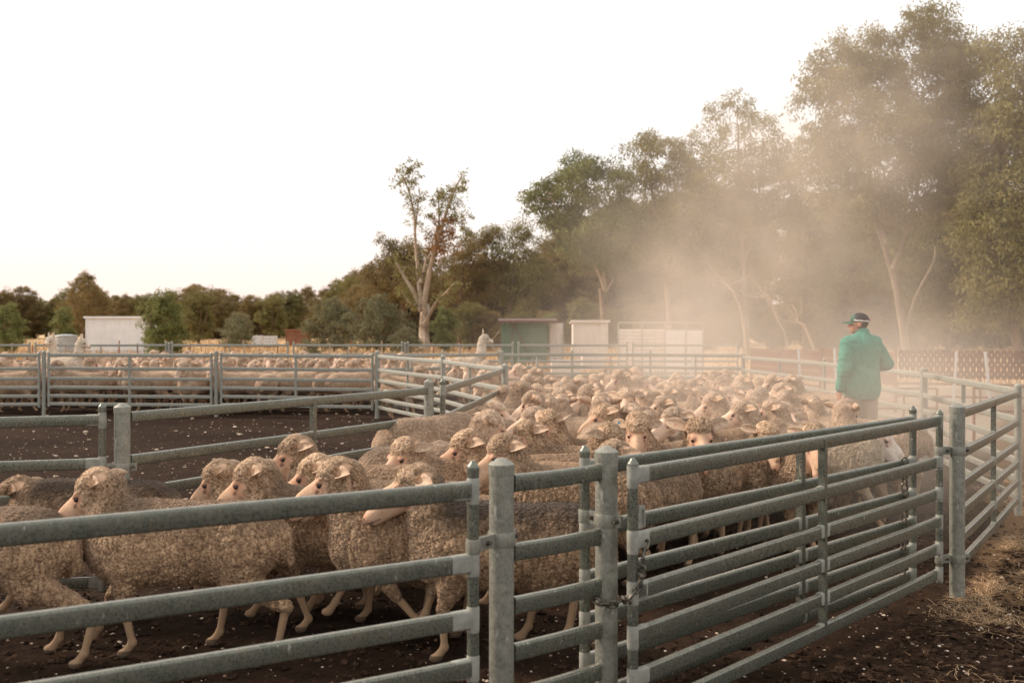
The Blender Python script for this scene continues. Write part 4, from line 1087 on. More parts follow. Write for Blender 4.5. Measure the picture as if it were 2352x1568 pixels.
# bare fallen limbs and dead sticks under the trees
MAT['dead'] = MAT['bark']
for i, (x0, y0, x1, y1, D, r) in enumerate([(1625, 640, 1700, 665, 44, .07), (1700, 665, 1790, 690, 44, .06), (1820, 700, 1870, 745, 42, .08), (1105, 775, 1140, 820, 60, .09)]):
    m = MB(); rr = np.random.RandomState(i); a = np.array([PX(x0, D), D, PZ(y0, D)]); b = np.array([PX(x1, D), D+1.5, PZ(y1, D)])
    g_ = np.array([b[0]+.8, b[1]+.5, 0.0]); pth = wobble(a, b, rr, 6, .05)+wobble(b, g_, rr, 4, .05)[1:]
    m.tube([p-pth[-1] for p in pth], list(np.linspace(r*.4, r, len(pth))), 7)
    for q in (2, 4, 5): m.tube([p-pth[-1] for p in wobble(pth[q], pth[q]+np.array([rr.randn()*.8, rr.randn()*.5, .9]), rr, 4, .1)], [r*.4, r*.3, r*.25, r*.15, r*.06], 5)
    o = add_obj('dead_branch', None, None, tuple(pth[-1])); m.obj('limb', MAT['bark'], o)
    tag(o, ['upper bare pale branch arching out of the dust', 'bare pale branch running down into the dust', 'bare leaning branch behind the man', 'fallen dark stick by the alpaca'][i], 'branch')

# ------------------------------------------------------------------ sheds, tanks and farm gear
def m_sheet(name, a, b, rough=.6, metal=.0, stain=.3):
    m = NM(name, rough=rough, metal=metal); v = m.coord('Object'); n1 = m.noise(v, 1.6, 5, .65); n2 = m.noise(m.coord('Object', (1, 1, .15)), 7, 4, .7)
    m.col(m.mix(m.fr(n2, .52, .72, 0, stain), m.mix(m.fr(n1, .35, .65), a, b), (.20, .14, .09))); return m.m
MAT['white_sheet'] = m_sheet('white_sheet', (.66, .67, .68), (.76, .76, .76), stain=.12)
MAT['green_sheet'] = m_sheet('green_sheet', (.035, .10, .065), (.05, .135, .085))
MAT['zinc_sheet'] = m_sheet('zinc_sheet', (.30, .31, .31), (.42, .42, .41), .5, .3)
MAT['pale_sheet'] = m_sheet('pale_sheet', (.55, .50, .46), (.66, .61, .56))
MAT['rust_sheet'] = m_sheet('rust_sheet', (.19, .08, .045), (.28, .13, .07), .8)
MAT['rust_roof'] = m_sheet('rust_roof', (.06, .026, .018), (.10, .045, .03), .8)
MAT['dark_in'] = m_sheet('dark_frame', (.05, .045, .04), (.08, .07, .06))
MAT['white_post'] = m_sheet('white_post', (.62, .60, .57), (.72, .70, .66), stain=.25)

def corrugated(a, b, z0, z1, mat, parent, name='wall', pitch=.08, amp=.009, horiz=False, thick=.004):
    """corrugated sheet wall between two ground points, real ribs and a back face"""
    a = np.array(a, float); b = np.array(b, float); d = b-a; L_ = np.linalg.norm(d); u = d/L_; nrm = np.array([-u[1], u[0]])
    V = []; n = int((z1-z0)/pitch*6) if horiz else int(L_/pitch*6); n = max(8, min(n, 900))
    for lay in (0, 1):
        for i in range(n+1):
            t = i/n; o = amp*math.sin(2*math.pi*(t*((z1-z0) if horiz else L_)/pitch))+lay*thick*2
            if horiz:
                z = z0+(z1-z0)*t
                for q in (a, b): V.append((*(q+nrm*o), z))
            else:
                q = a+u*L_*t+nrm*o; V.append((*q, z0)); V.append((*q, z1))
    Q = []
    for lay in (0, 1):
        for i in range(n): k = lay*(n+1)*2+2*i; Q.append((k, k+2, k+3, k+1) if lay == 0 else (k, k+1, k+3, k+2))
    return add_obj(name, np_mesh(name, np.array(V), [np.array(Q)], [mat], None, True), parent)

def shed(x, y, w_, d_, h0, h1, ang, label, wall, roof, name='shed', over=.12, frame=None, opens=None, cat='shed'):
    root = add_obj(name, None, None, (x, y, 0), ang); tag(root, label, cat)
    corrugated((0, 0), (w_, 0), 0, min(h0, h1) if False else h0, MAT[wall], root)
    corrugated((w_, d_), (0, d_), 0, h1, MAT[wall], root)
    corrugated((0, d_), (0, 0), 0, min(h0, h1), MAT[wall], root); corrugated((w_, 0), (w_, d_), 0, min(h0, h1), MAT[wall], root)
    m = MB(); sl = math.atan2(h1-h0, d_); M = np.array(rotx(sl)); L_ = math.hypot(d_, h1-h0)+2*over
    m.box((w_/2, d_/2, (h0+h1)/2+.03), (w_+2*over, L_, .04), M=M); m.box((w_/2, -over-.01, h0+.0-over*math.tan(sl)), (w_+2*over, .03, .12))
    m.obj('roof', MAT[roof], root, smooth=False)
    m = MB()
    for px_ in (0, w_):
        m.box((px_, -.012, h0/2), (.07, .05, h0))
    m.obj('corner_trim', MAT[wall], root, smooth=False)
    return root
D = 62
sx0, sx1 = PX(198, D), PX(327, D)
s_ = shed(sx0, D, sx1-sx0, 2.6, PZ(729, D), PZ(729, D)-.25, 0, 'white corrugated steel shed in the paddock', 'white_sheet', 'white_sheet')
tank = add_obj('water_tank', None, None, (PX(152, 58), 58, 0)); tag(tank, 'small grey ribbed water tank left of the white shed', 'water tank')
m = MB(); pr = [(.60+.012*math.sin(i*1.6), .02+i*.03) for i in range(40)]; m.lathe((0, 0, 0), pr, 28); m.obj('wall', MAT['zinc_sheet'], tank)
m = MB(); m.lathe((0, 0, 0), [(.63, 1.19), (.60, 1.22), (.3, 1.27), (.001, 1.29)], 28); m.obj('lid', MAT['zinc_sheet'], tank)
D = 90
s_ = shed(PX(657, D), D, PX(705, D)-PX(657, D), 1.6, PZ(758, D), PZ(758, D)-.1, .0, 'small rust-brown shed in the golden paddock', 'rust_sheet', 'rust_sheet')
for x, lb in ((592, 'left of two small pale tanks in the paddock'), (622, 'right of two small pale tanks in the paddock')):
    D = 85 if x > 600 else 88; o = add_obj('tote_tank', None, None, (PX(x, D), D, 0)); tag(o, lb, 'tank')
    m = MB(); m.box((0, 0, .62), (.95 if x > 600 else .8, .9, .78)); m.obj('bladder', MAT['white_sheet'], o, smooth=False)
    m = MB()
    for xx in np.linspace(-.48, .48, 6): m.tube([(xx, -.47, .2), (xx, -.47, 1.02)], .012, 5)
    for zz in (.25, .5, .75, 1.0): m.tube([(-.5, -.47, zz), (.5, -.47, zz)], .012, 5)
    m.obj('cage', MAT['zinc_sheet'], o); m = MB(); m.box((0, 0, .1), (1, 1, .2)); m.obj('pallet', MAT['dark_in'], o, smooth=False)
# green shed with rusty skillion roof
D = 40; gx0, gx1 = PX(1152, D), PX(1262, D); hs = PZ(738, D)
g = add_obj('green_shed', None, None, (gx0, D, 0)); tag(g, 'dark green open-sided shed with a rusty roof', 'shed')
corrugated((.0, 1.8), (gx1-gx0, 1.8), 0, hs-.05, MAT['green_sheet'], g, 'wall'); corrugated((0, 1.8), (0, 0), 0, hs-.02, MAT['green_sheet'], g, 'wall')
corrugated((0, .0), (gx1-gx0-.1, .0), 0, hs-.06, MAT['green_sheet'], g, 'wall')
m = MB(); m.box(((gx1-gx0)/2+.1, .8, hs+.05), (gx1-gx0+.5, 2.6, .05), M=rotx(.05)); m.box(((gx1-gx0)/2+.1, -.52, hs-.02), (gx1-gx0+.5, .04, .10)); m.obj('roof', MAT['rust_roof'], g, smooth=False)
m = MB(); m.tube([(.42, -.06, 0), (.42, -.06, hs)], .03, 8); m.tube([(.5, -.06, hs-.1), (1.3, -.06, .1)], .035, 6); m.obj('frame', MAT['dark_in'], g)
D = 41; o = add_obj('tall_panel', None, None, (PX(1262, D), D, 0)); tag(o, 'pale weathered sheet panel at the right end of the green shed', 'sheet panel')
corrugated((0, 0), (.55, .1), 0, PZ(742, D), MAT['pale_sheet'], o, 'sheet'); m = MB(); m.tube([(.57, .1, 0), (.57, .1, PZ(738, D))], .025, 8); m.tube([(0, -.02, 0), (0, -.02, PZ(738, D))], .025, 8); m.obj('frame', MAT['galv_far'], o)
D = 46; o = shed(PX(1318, D), D, 1.55, 1.6, PZ(738, D), PZ(738, D)-.1, 0, 'small pale shed behind the dust, right of the green shed', 'pale_sheet', 'pale_sheet')
# corrugated loading wall with pipe frame above
D = 33; o = add_obj('loading_wall', None, None, (PX(1420, D), D, 0)); tag(o, 'low corrugated iron wall topped by a pipe frame in the dust', 'sheet wall')
Lw = PX(1614, D)-PX(1420, D)
corrugated((0, 0), (Lw*.55, 0), 0.0, PZ(756, D), MAT['pale_sheet'], o, 'sheet', horiz=True, pitch=.12, amp=.018)
corrugated((Lw*.56, .0), (Lw, .0), 0.0, PZ(758, D), MAT['white_sheet'], o, 'sheet', horiz=True, pitch=.36, amp=.012)
m = MB(); zt = PZ(741, D)
for xx in (0, Lw*.28, Lw*.55, Lw*.8, Lw): m.tube([(xx, -.05, 0), (xx, -.05, zt)], .025, 8)
m.tube([(0, -.05, zt), (Lw, -.05, zt)], .025, 8); m.obj('frame', MAT['galv_far'], o)
for i, (x, D, hh, lb) in enumerate([(1300, 30, .75, 'low pale feeder left of the corrugated wall'), (1362, 31, .9, 'pale crate by the corrugated wall')]):
    o = add_obj('feeder', None, None, (PX(x, D), D, 0)); tag(o, lb, 'feeder'); m = MB(); m.box((0, 0, hh*.62), (.9-.2*i, .6, hh*.5)); m.obj('bin', MAT['pale_sheet'], o, smooth=False)
    for a in (-1, 1):
        for b in (-1, 1): m = MB(); m.tube([(a*.4, b*.25, 0), (a*.4, b*.25, hh*.4)], .03, 6); m.obj('leg', MAT['dark_in'], o)
# perforated steel mat fence, rusty, at the right
mt = NM('rusty_mat', rough=.9); v = mt.coord(); mt.col(mt.mix(mt.fr(mt.noise(v, 3, 5, .7), .35, .65), (.10, .036, .018), (.19, .072, .036))); MAT['rust_mat'] = mt.m
def perforated(a, b, z0, z1, label, parent=None, rows=3, pitch=.105, rh=.016):
    a = np.array(a, float); b = np.array(b, float); d = b-a; L_ = np.linalg.norm(d); u = d/L_; nrm = np.array([u[1], -u[0]]); n = int(L_/pitch); V = []; Q = []
    rzs = (z1-z0)/rows; seg = 10
    for layer, off in ((0, 0.0), (1, -.012)):
        for i in range(n):
            for r in range(rows):
                cx = (i+.5)*pitch; cz = z0+(r+.5)*rzs; o = len(V)
                for ring in (0, 1):
                    for k in range(seg):
                        an = 2*math.pi*(k+.5)/seg; c_, s2 = math.cos(an), math.sin(an)
                        if ring: mx = max(abs(c_), abs(s2)); x, z = c_/mx*pitch/2, s2/mx*rzs/2
                        else: x, z = c_*rh, s2*rh
                        q = a+u*(cx+x)+nrm*(off+(.02 if ring == 0 and layer == 0 else (-.014 if abs(z) > rzs*.49 and layer == 0 else 0))); V.append((q[0], q[1], cz+z))
                for k in range(seg): k2 = (k+1) % seg; Q.append((o+k, o+k2, o+seg+k2, o+seg+k) if layer else (o+k, o+seg+k, o+seg+k2, o+k2))
    return np.array(V), np.array(Q)
segs = [((11.3, 19.6), (8.6, 19.9), 1.16, .62), ((8.6, 20.0), (7.1, 23.5), 1.13, .42), ((7.0, 23.6), (6.75, 26.6), 1.08, .40)]
lbs = ['rusty perforated steel mat fence at the right edge', 'rusty perforated steel mat fence right of the man', 'rusty perforated steel mat fence left of the man in the dust']
segs = [((9.6, 16.6), (6.6, 18.2), 1.21, .70), ((6.6, 18.25), (6.3, 22.3), 1.17, .58), ((6.3, 22.35), (6.35, 26.8), 1.12, .45)]
segs = [((10.2, 18.2), (7.35, 19.0), 1.20, .66), ((7.35, 19.05), (7.0, 22.5), 1.16, .52), ((7.0, 22.6), (6.4, 26.6), 1.10, .40)]
for (a, b, z1, z0), lb in zip(segs, lbs):
    o = add_obj('mat_fence', None, None, (a[0], a[1], 0)); tag(o, lb, 'fence')
    V, Q = perforated((0, 0), (b[0]-a[0], b[1]-a[1]), z0, z1, lb); add_obj('perforated_panel', np_mesh('perforated_panel', V, [Q], [MAT['rust_mat']], None, False), o)
    m = MB(); d = np.array(b)-np.array(a); Ld = np.linalg.norm(d); k = max(2, int(Ld/1.4))
    for i in range(k+1): q = d*i/k; m.tube([(q[0], q[1]+.06, 0), (q[0], q[1]+.06, z1+.02)], .022, 7)
    for zz in (z0-.10, z0-.34): m.tube([(0, .05, zz), (d[0], d[1]+.05, zz)], .02, 7)
    m.obj('frame', MAT['rust_sheet'], o)
for i, (x, y, D, lean, lb) in enumerate([(1582, 802, 22, .10, 'white leaning steel picket standing in the dust behind the mob'), (1842, 800, 18, -.05, 'white picket left of the man in green'), (1925, 800, 17, -.05, 'white picket at the man in green shoulder'),
                                         (2283, 806, 14.5, -.10, 'white leaning picket before the rusty mat fence'), (2187, 805, 17, .06, 'short white picket tip right of the man')]):
    h_ = PZ(y, D); o = add_obj('picket', None, None, (PX(x, D), D, 0)); tag(o, lb, 'post'); o.rotation_euler = (0, lean, 0)
    m = MB(); m.box((0, 0, h_/2), (.045, .006, h_)); m.box((0, .022, h_/2-.003), (.006, .038, h_-.01)); m.obj('stake', MAT['white_post'], o, smooth=False)
# rusty rail frames in front of the mats
for i, (a, b, zz, lb) in enumerate([((6.4, 13.8), (9.5, 14.6), (.78, .45), 'low rusty pipe frame behind the right fence'), ((5.3, 16.2), (7.0, 16.4), (.62, .3), 'low rusty pipe frame behind the man')]):
    o = add_obj('pipe_frame', None, None, (a[0], a[1], 0)); tag(o, lb, 'frame'); d = (b[0]-a[0], b[1]-a[1]); m = MB()
    for z in zz: m.tube([(0, 0, z), (d[0], d[1], z)], .02, 7)
    m.obj('rail', MAT['rust_sheet'], o)
    for t in (0, .33, .66, 1): m = MB(); m.tube([(d[0]*t, d[1]*t, 0), (d[0]*t, d[1]*t, zz[0])], .022, 7); m.obj('leg', MAT['rust_sheet'], o)
# paddock wire fence at the left: one thing, posts as parts
o = add_obj('wire_fence', None, None, (-30, 47, 0)); tag(o, 'thin wire paddock fence of pale wooden posts', 'fence')
for i in range(34):
    m = MB(); xx = i*1.25+.2*math.sin(i*3); hh = .95+.12*math.sin(i*5); m.tube([(xx, 0, -.1), (xx+.02, 0, hh)], [.035, .03], 7); m.obj('fence_post', MAT['bark'] if i % 3 else MAT['rust_sheet'], o)
m = MB()
for z in (.3, .55, .8): m.tube([(0, 0, z), (42.5, 0, z)], .006, 4)
m.obj('wire', MAT['chain'], o)

# ------------------------------------------------------------------ the man
for nm, c, r in (('skin', (.52, .22, .13), .6), ('hair', (.05, .03, .02), .8), ('trousers', (.34, .27, .20), .9), ('boots', (.10, .06, .04), .6)):
    e = NM(nm, rough=r); v = e.coord(); e.col(e.mix(e.fr(e.noise(v, 9, 4), .4, .65), c, tuple(x*.8 for x in c))); e.bump(e.noise(v, 60), .2, .004); MAT[nm] = e.m
e = NM('green_drill', rough=.85, spec=.2); v = e.coord(); e.col(e.mix(e.fr(e.noise(v, 6, 5), .4, .65), (.045, .215, .155), (.065, .26, .195))); e.bump(e.noise(v, 250, 2), .3, .002); MAT['shirt'] = e.m
for nm, c in (('cap_green', (.012, .085, .055)), ('cap_black', (.018, .014, .016)), ('cap_white', (.78, .76, .72)), ('cap_button', (.55, .22, .18))):
    e = NM(nm, rough=.7); e.col(c); MAT[nm] = e.m

def build_man(loc, rz):
    root = add_obj('person', None, None, loc, rz); tag(root, 'person in a green long shirt and dark cap, back turned, walking beside the mob', 'person')
    # local frame: +Y forward, X right
    J = dict(hipL=(-.10, 0, .90), hipR=(.10, 0, .90), kneL=(-.12, .10, .50), kneR=(.12, -.02, .49), ankL=(-.12, .13, .10), ankR=(.12, -.20, .12),
             shL=(-.19, .0, 1.44), shR=(.19, 0, 1.44), elL=(-.255, -.03, 1.16), elR=(.32, -.05, 1.205), wrL=(-.265, .03, .92), wrR=(.22, .16, 1.13))
    J = {k: np.array(v) for k, v in J.items()}
    hc = np.array([0, .035, 1.655]); HR = rotz(rad(50))                 # head turned to the left
    T = lambda p: hc+HR @ np.array(p, float)
    S = SDF((-.45, -.40, 0), (.50, .48, 1.82), .0075)
    S.ell((0, 0, .95), (.17, .12, .14), k=.05); S.ell((0, .0, 1.12), (.155, .115, .16), k=.05); S.ell((0, 0, 1.32), (.18, .125, .17), k=.05)
    S.cone((0, -.01, 1.42), T((0, -.02, -.06)), .075, .058, k=.04); S.cone(J['shL'], J['shR'], .06, .06, k=.04)
    for s_ in 'LR':
        S.cone(J['hip'+s_], J['kne'+s_], .085, .055, k=.03); S.cone(J['kne'+s_], J['ank'+s_], .052, .036, k=.02)
        a = J['ank'+s_]; S.cone(a+(0, -.03, -.05), a+(0, .15, -.065), .038, .03, k=.02)
        S.cone(J['sh'+s_], J['el'+s_], .052, .040, k=.03); S.cone(J['el'+s_], J['wr'+s_], .040, .027, k=.02)
        w_ = J['wr'+s_]; d = (w_-J['el'+s_]); d /= np.linalg.norm(d)
        sd_ = np.cross(d, (1, 0, 0) if s_ == 'L' else (0, 0, 1.0)); sd_ /= np.linalg.norm(sd_); pn = np.cross(sd_, d)
        S.ell(w_+d*.05, (.022, .038, .045), np.stack([pn, sd_, d], 1), k=.012)
        for i, (o, l) in enumerate(((-.030, .072), (-.010, .082), (.010, .078), (.029, .062))):
            b = w_+d*.085+sd_*o; mid = b+d*l*.5+pn*.008; S.cone(b, mid, .0095, .0088, k=.004); S.cone(mid, mid+d*l*.42+pn*.022*(1 if s_ == 'R' else 1), .0088, .0075, k=.003)
        b = w_+d*.03+sd_*.030*-1; S.cone(b, b-sd_*.028+d*.035+pn*.01, .012, .0095, k=.006); S.cone(b-sd_*.028+d*.035+pn*.01, b-sd_*.034+d*.062+pn*.016, .0095, .008, k=.003)
    E = lambda c, r, k=.015, op='add': S.ell(T(c), r, HR, k=k, op=op)
    E((0, -.01, .03), (.078, .098, .095), .02); E((0, .035, -.045), (.060, .066, .062), .02); E((0, .065, -.085), (.030, .028, .022), .015)   # skull, jaw, chin
    S.cone(T((0, .088, .005)), T((0, .112, -.028)), .010, .015, k=.012); E((0, .093, -.058), (.024, .012, .008), .008); E((0, .094, -.070), (.022, .010, .007), .006)
    E((.03, .082, .016), (.016, .012, .009), .008, 'cut'); E((-.03, .082, .016), (.016, .012, .009), .008, 'cut'); E((0, .088, .034), (.045, .014, .010), .012)
    for s_ in (-1, 1): E((.078*s_, -.005, -.01), (.010, .020, .032), .006)
    V, Q = S.surface(); V = relax(V, Q, 1, .4)
    L_ = (V-hc) @ HR; hair = (np.linalg.norm(L_/np.array([.1, .12, .13]), axis=1) < 1.1) & (L_[:, 1] < .012-.25*(L_[:, 2]+.03)) & (L_[:, 2] > -.055) & ~((np.abs(L_[:, 0]) > .074) & (L_[:, 2] < .03))
    qi = hair[Q].sum(1) >= 3
    brow = (np.abs(L_[:, 2]-.036) < .005) & (np.abs(np.abs(L_[:, 0])-.032) < .016) & (L_[:, 1] > .06); qi |= brow[Q].sum(1) >= 2
    add_obj('body', np_mesh('body', V, [Q], [MAT['skin'], MAT['hair']], qi.astype(int)), root)
    for s_ in (-1, 1):
        m = MB(); ev, eq = sphere_mesh(T((.030*s_, .080, .014)), .011); m._add(ev, eq); m.obj('eye', MAT['eye'], root)
    # trousers
    S = SDF((-.30, -.40, .05), (.30, .35, 1.0), .009); S.ell((0, 0, .90), (.185, .135, .12), k=.04)
    for s_ in 'LR':
        S.cone(J['hip'+s_]+(0, 0, .02), J['kne'+s_], .108, .078, k=.03); S.cone(J['kne'+s_], J['ank'+s_]+(0, 0, -.01), .078, .066, k=.02)
    V, Q = S.surface(); N = v_normals(V, Q); st = np.stack([V[:, 0]*6, V[:, 1]*6, V[:, 2]*16], 1); V = V+N*(.007*fbm(st, 2))[:, None]
    add_obj('trousers', np_mesh('trousers', V, [Q], [MAT['trousers']]), root)
    S = SDF((-.25, -.35, -.01), (.25, .40, .24), .008)
    for s_ in 'LR':
        a = J['ank'+s_]; S.cone(a+(0, 0, .05), a+(0, -.01, -.03), .052, .05, k=.02); S.cone(a+(0, -.03, -.055), a+(0, .16, -.065), .045, .036, k=.02)
    V, Q = S.surface(); V[:, 2] = np.maximum(V[:, 2], .003); add_obj('boots', np_mesh('boots', V, [Q], [MAT['boots']]), root)
    # shirt, hanging loose to the thighs
    S = SDF((-.50, -.32, .70), (.52, .34, 1.60), .0075)
    S.ell((0, -.01, 1.36), (.225, .155, .18), k=.05); S.cone((-.15, -.01, 1.42), (.15, -.01, 1.42), .095, .095, k=.05)
    S.ell((0, .0, 1.14), (.205, .160, .24), k=.08); S.ell((0, .0, .93), (.225, .178, .24), k=.08)
    S.cone((0, -.01, 1.46), T((0, -.03, -.10)), .085, .078, k=.03)
    for s_ in 'LR': S.cone(J['sh'+s_]+(0, 0, -.01), J['el'+s_], .086, .074, k=.03); S.cone(J['el'+s_], J['wr'+s_], .072, .052, k=.02)
    Z = S.ax[2][None, None, :]; X = S.ax[0][:, None, None]; Y = S.ax[1][None, :, None]
    arm = (X < -.20)
    hem = .795+.035*np.clip((np.abs(X)/.2)**2, 0, 1)+0*Y*Z
    tor = (np.abs(X) < .215)
    S.F = np.where(tor, np.maximum(S.F, hem-Z), S.F).astype(np.float32)
    V, Q = S.surface(); V = relax(V, Q, 1, .4); N = v_normals(V, Q)
    st = np.stack([V[:, 0]*7, V[:, 1]*7, V[:, 2]*4], 1)+fbm(V*3, 4)[:, None]*1.2
    d1, d2 = worley(st, 3); fold = 1-np.clip((d2-d1)/.35, 0, 1); am = np.clip((np.abs(V[:, 0])-.2)/.04, 0, 1)
    V = V+N*(.009*fold+.011*fbm(st*.8, 5)+am*.006*fbm(V*np.array([14, 14, 26]), 1))[:, None]
    sh = add_obj('shirt', np_mesh('shirt', V, [Q], [MAT['shirt']]), root)
    m = MB(); P = []                                                      # collar: raised folded band
    for i in range(21):
        a = rad(-200+i*(400-80)/20) + rad(50); P.append(T((0, -.02, -.105))*[1, 1, 0]+np.array([math.cos(a)*.082, math.sin(a)*.080, 1.505+.012*math.sin(a)]))
    pr = np.array([(-.004, -.02), (.004, -.02), (.010, .008), (.016, -.016), (.021, -.016), (.012, .024), (.0, .024)]); m.sweep(P, pr); m.obj('collar', MAT['shirt'], sh)
    m = MB(); m.tube(wobble((-.17, -.118, 1.44), (.17, -.118, 1.44), np.random.RandomState(1), 8, .002), .003, 5); m.obj('yoke_seam', MAT['shirt'], sh)
    # cap
    cap_ = add_obj('cap', None, root, (0, 0, 0))
    S = SDF((-.2, -.2, 1.5), (.2, .25, 1.82), .006); S.ell(T((0, -.008, .042)), (.086, .106, .088), HR)
    q = (np.stack(np.meshgrid(*S.ax, indexing='ij'), -1)-hc) @ HR; S.F = np.maximum(S.F, (.020+.10*np.clip(q[..., 1], 0, .2)*.6-.02*0)-q[..., 2]).astype(np.float32)
    V, Q = S.surface(); Lc = (V[Q].mean(1)-hc) @ HR; mi = np.where(Lc[:, 1] > .045, 0, 1)
    stripe = (np.abs(Lc[:, 2]-(.040+.09*Lc[:, 1])) < .0065) & (Lc[:, 1] < .055); mi[stripe] = 2
    add_obj('crown', np_mesh('crown', V, [Q], [MAT['cap_green'], MAT['cap_black'], MAT['cap_white']], mi), cap_)
    V = []; Q = []; nu, nv = 12, 7
    for lay in (0, 1):
        for i in range(nu):
            a = rad(180*i/(nu-1))
            for j in range(nv):
                t = j/(nv-1); x = math.cos(a)*.078; y = .055+math.sin(a)*(.045+.085*t); V.append(T((x, y, .034-.018*(x/.08)**2-.012*t-lay*.006)))
    n = nu*nv
    for i in range(nu-1):
        for j in range(nv-1):
            a = i*nv+j; Q += [(a, a+nv, a+nv+1, a+1), (n+a, n+a+1, n+a+nv+1, n+a+nv)]
        a = i*nv+nv-1; Q.append((a, a+nv, n+a+nv, n+a))
    add_obj('brim', np_mesh('brim', np.array(V), [np.array(Q)], [MAT['cap_green']]), cap_)
    m = MB(); ev, eq = sphere_mesh(T((-.0, -.118, .050)), .016); m._add(ev, eq); m.obj('strap_patch', MAT['cap_button'], cap_)
    return root
build_man((PX(1978, 11.4), 11.4, 0), rad(22))

# ------------------------------------------------------------------ alpacas
def alpaca_mesh(name, seed, head=(.52, 0, 1.40), yaw=0, pitch=8):
    S = SDF((-.75, -.35, -.02), (.95, .35, 1.68), .011)
    S.ell((.05, 0, .80), (.42, .22, .235), k=.08); S.ell((-.30, 0, .82), (.22, .21, .22), k=.08); S.ell((.30, 0, .80), (.20, .19, .24), k=.08)
    S.cone((-.48, 0, .84), (-.56, 0, .66), .06, .05, k=.04)
    for y in (-.11, .11):
        S.cone((.30, y, .70), (.31, y, .36), .10, .062, k=.05); S.cone((.31, y, .38), (.30, y, .05), .058, .040, k=.02); S.ell((.33, y, .03), (.055, .035, .028), k=.01)
        S.cone((-.32, y, .72), (-.28, y, .44), .13, .085, k=.05); S.cone((-.28, y, .44), (-.37, y, .30), .075, .055, k=.03); S.cone((-.37, y, .30), (-.35, y, .05), .052, .040, k=.02); S.ell((-.32, y, .03), (.055, .035, .028), k=.01)
    hp = np.array(head, float); R = rotz(rad(yaw)) @ roty(rad(pitch)); T = lambda p: hp+R @ np.asarray(p, float)
    S.cone((.34, 0, .86), (hp[0]*.8+.05, 0, 1.12), .15, .095, k=.06); S.cone((hp[0]*.8+.05, 0, 1.10), T((-.03, 0, -.05)), .095, .082, k=.04)
    E = lambda c, r, k=.015, op='add': S.ell(T(c), r, R, k=k, op=op)
    E((0, 0, 0), (.095, .078, .080), .03); E((.01, 0, .055), (.080, .075, .055), .03); S.cone(T((.04, 0, -.01)), T((.155, 0, -.035)), .060, .042, k=.02); E((.168, 0, -.040), (.032, .035, .034), .01)
    V, Q = S.surface(); V = relax(V, Q, 1); Lc = (V-hp) @ R; onh = np.linalg.norm(Lc-np.array([.08, 0, 0]), axis=1) < .17
    wm = np.where(onh & (Lc[:, 0] > .120), 0.15, 1.0); aL = np.stack([Lc[:, 0], np.abs(Lc[:, 1]), Lc[:, 2]], 1)
    dark = np.clip(1.6-np.linalg.norm((aL-[.075, .058, .008])/[.016, .016, .012], axis=1), 0, .95); dark = np.maximum(dark, np.clip(1.7-np.linalg.norm((aL-[.196, .012, -.030])/[.014, .016, .012], axis=1), 0, .9))
    dark[(np.abs(Lc[:, 2]+.056) < .006) & (Lc[:, 0] > .13) & onh] = .7
    N = v_normals(V, Q); d1, d2 = worley(V*26+fbm(V*9, seed)[:, None], seed); rel = .020*(1-np.clip(d1, 0, 1)-.5)+.022*fbm(V*5, seed+1)+.006*fbm(V*30, seed+2); V = V+N*(rel*wm)[:, None]
    cav = np.clip(.9-.5*d1+.2*fbm(V*30, seed), 0, 1)  # lower between fleece clumps, for the crevice shade painted in the colour
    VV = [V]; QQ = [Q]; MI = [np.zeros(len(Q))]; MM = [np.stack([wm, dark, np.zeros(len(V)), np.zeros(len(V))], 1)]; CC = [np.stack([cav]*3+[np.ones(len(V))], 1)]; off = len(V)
    for s_ in (-1, 1):
        for vv, qq, mi in ((*sphere_mesh(T((.076, .060*s_, .010)), .016), 1), (*ear_mesh(T((-.035, .045*s_, .075)), R @ np.array([-.12, .22*s_, 1.0]), R @ np.array([1.0, 0, .1]), L=.13, W=.028, cup=.6), 0)):
            VV.append(vv); QQ.append(qq+off); MI.append(np.full(len(qq), mi)); MM.append(np.tile([.4 if mi == 0 else 0, 0, 0, 0.], (len(vv), 1))); CC.append(np.ones((len(vv), 4))); off += len(vv)
    return np_mesh(name, np.concatenate(VV), [np.concatenate(QQ)], [MAT['alpaca'], MAT['eye']], np.concatenate(MI), True, {'Mask': np.concatenate(MM), 'Cav': np.concatenate(CC)})
al = alpaca_mesh('alpaca', 5); D = 19.9
tag(add_obj('alpaca', al, None, (PX(1112, D)-.52, D, 0), 0, 1.0), 'cream alpaca looking right beside the middle fence post', 'alpaca')
D = 20.6; al2 = alpaca_mesh('alpaca', 6, head=(.50, 0, 1.33), yaw=20, pitch=14)
tag(add_obj('alpaca', al2, None, (PX(190, D)-.5, D+.1, 0), rad(-12), .98), 'pale alpaca facing right among the sheep in the holding pen', 'alpaca')
al3 = alpaca_mesh('alpaca', 7, head=(.50, 0, 1.36), yaw=-10, pitch=8)
tag(add_obj('alpaca', al3, None, (PX(96, D)+.06, D+.9, 0), rad(-98), .98), 'pale alpaca facing the camera behind the left pen post', 'alpaca')

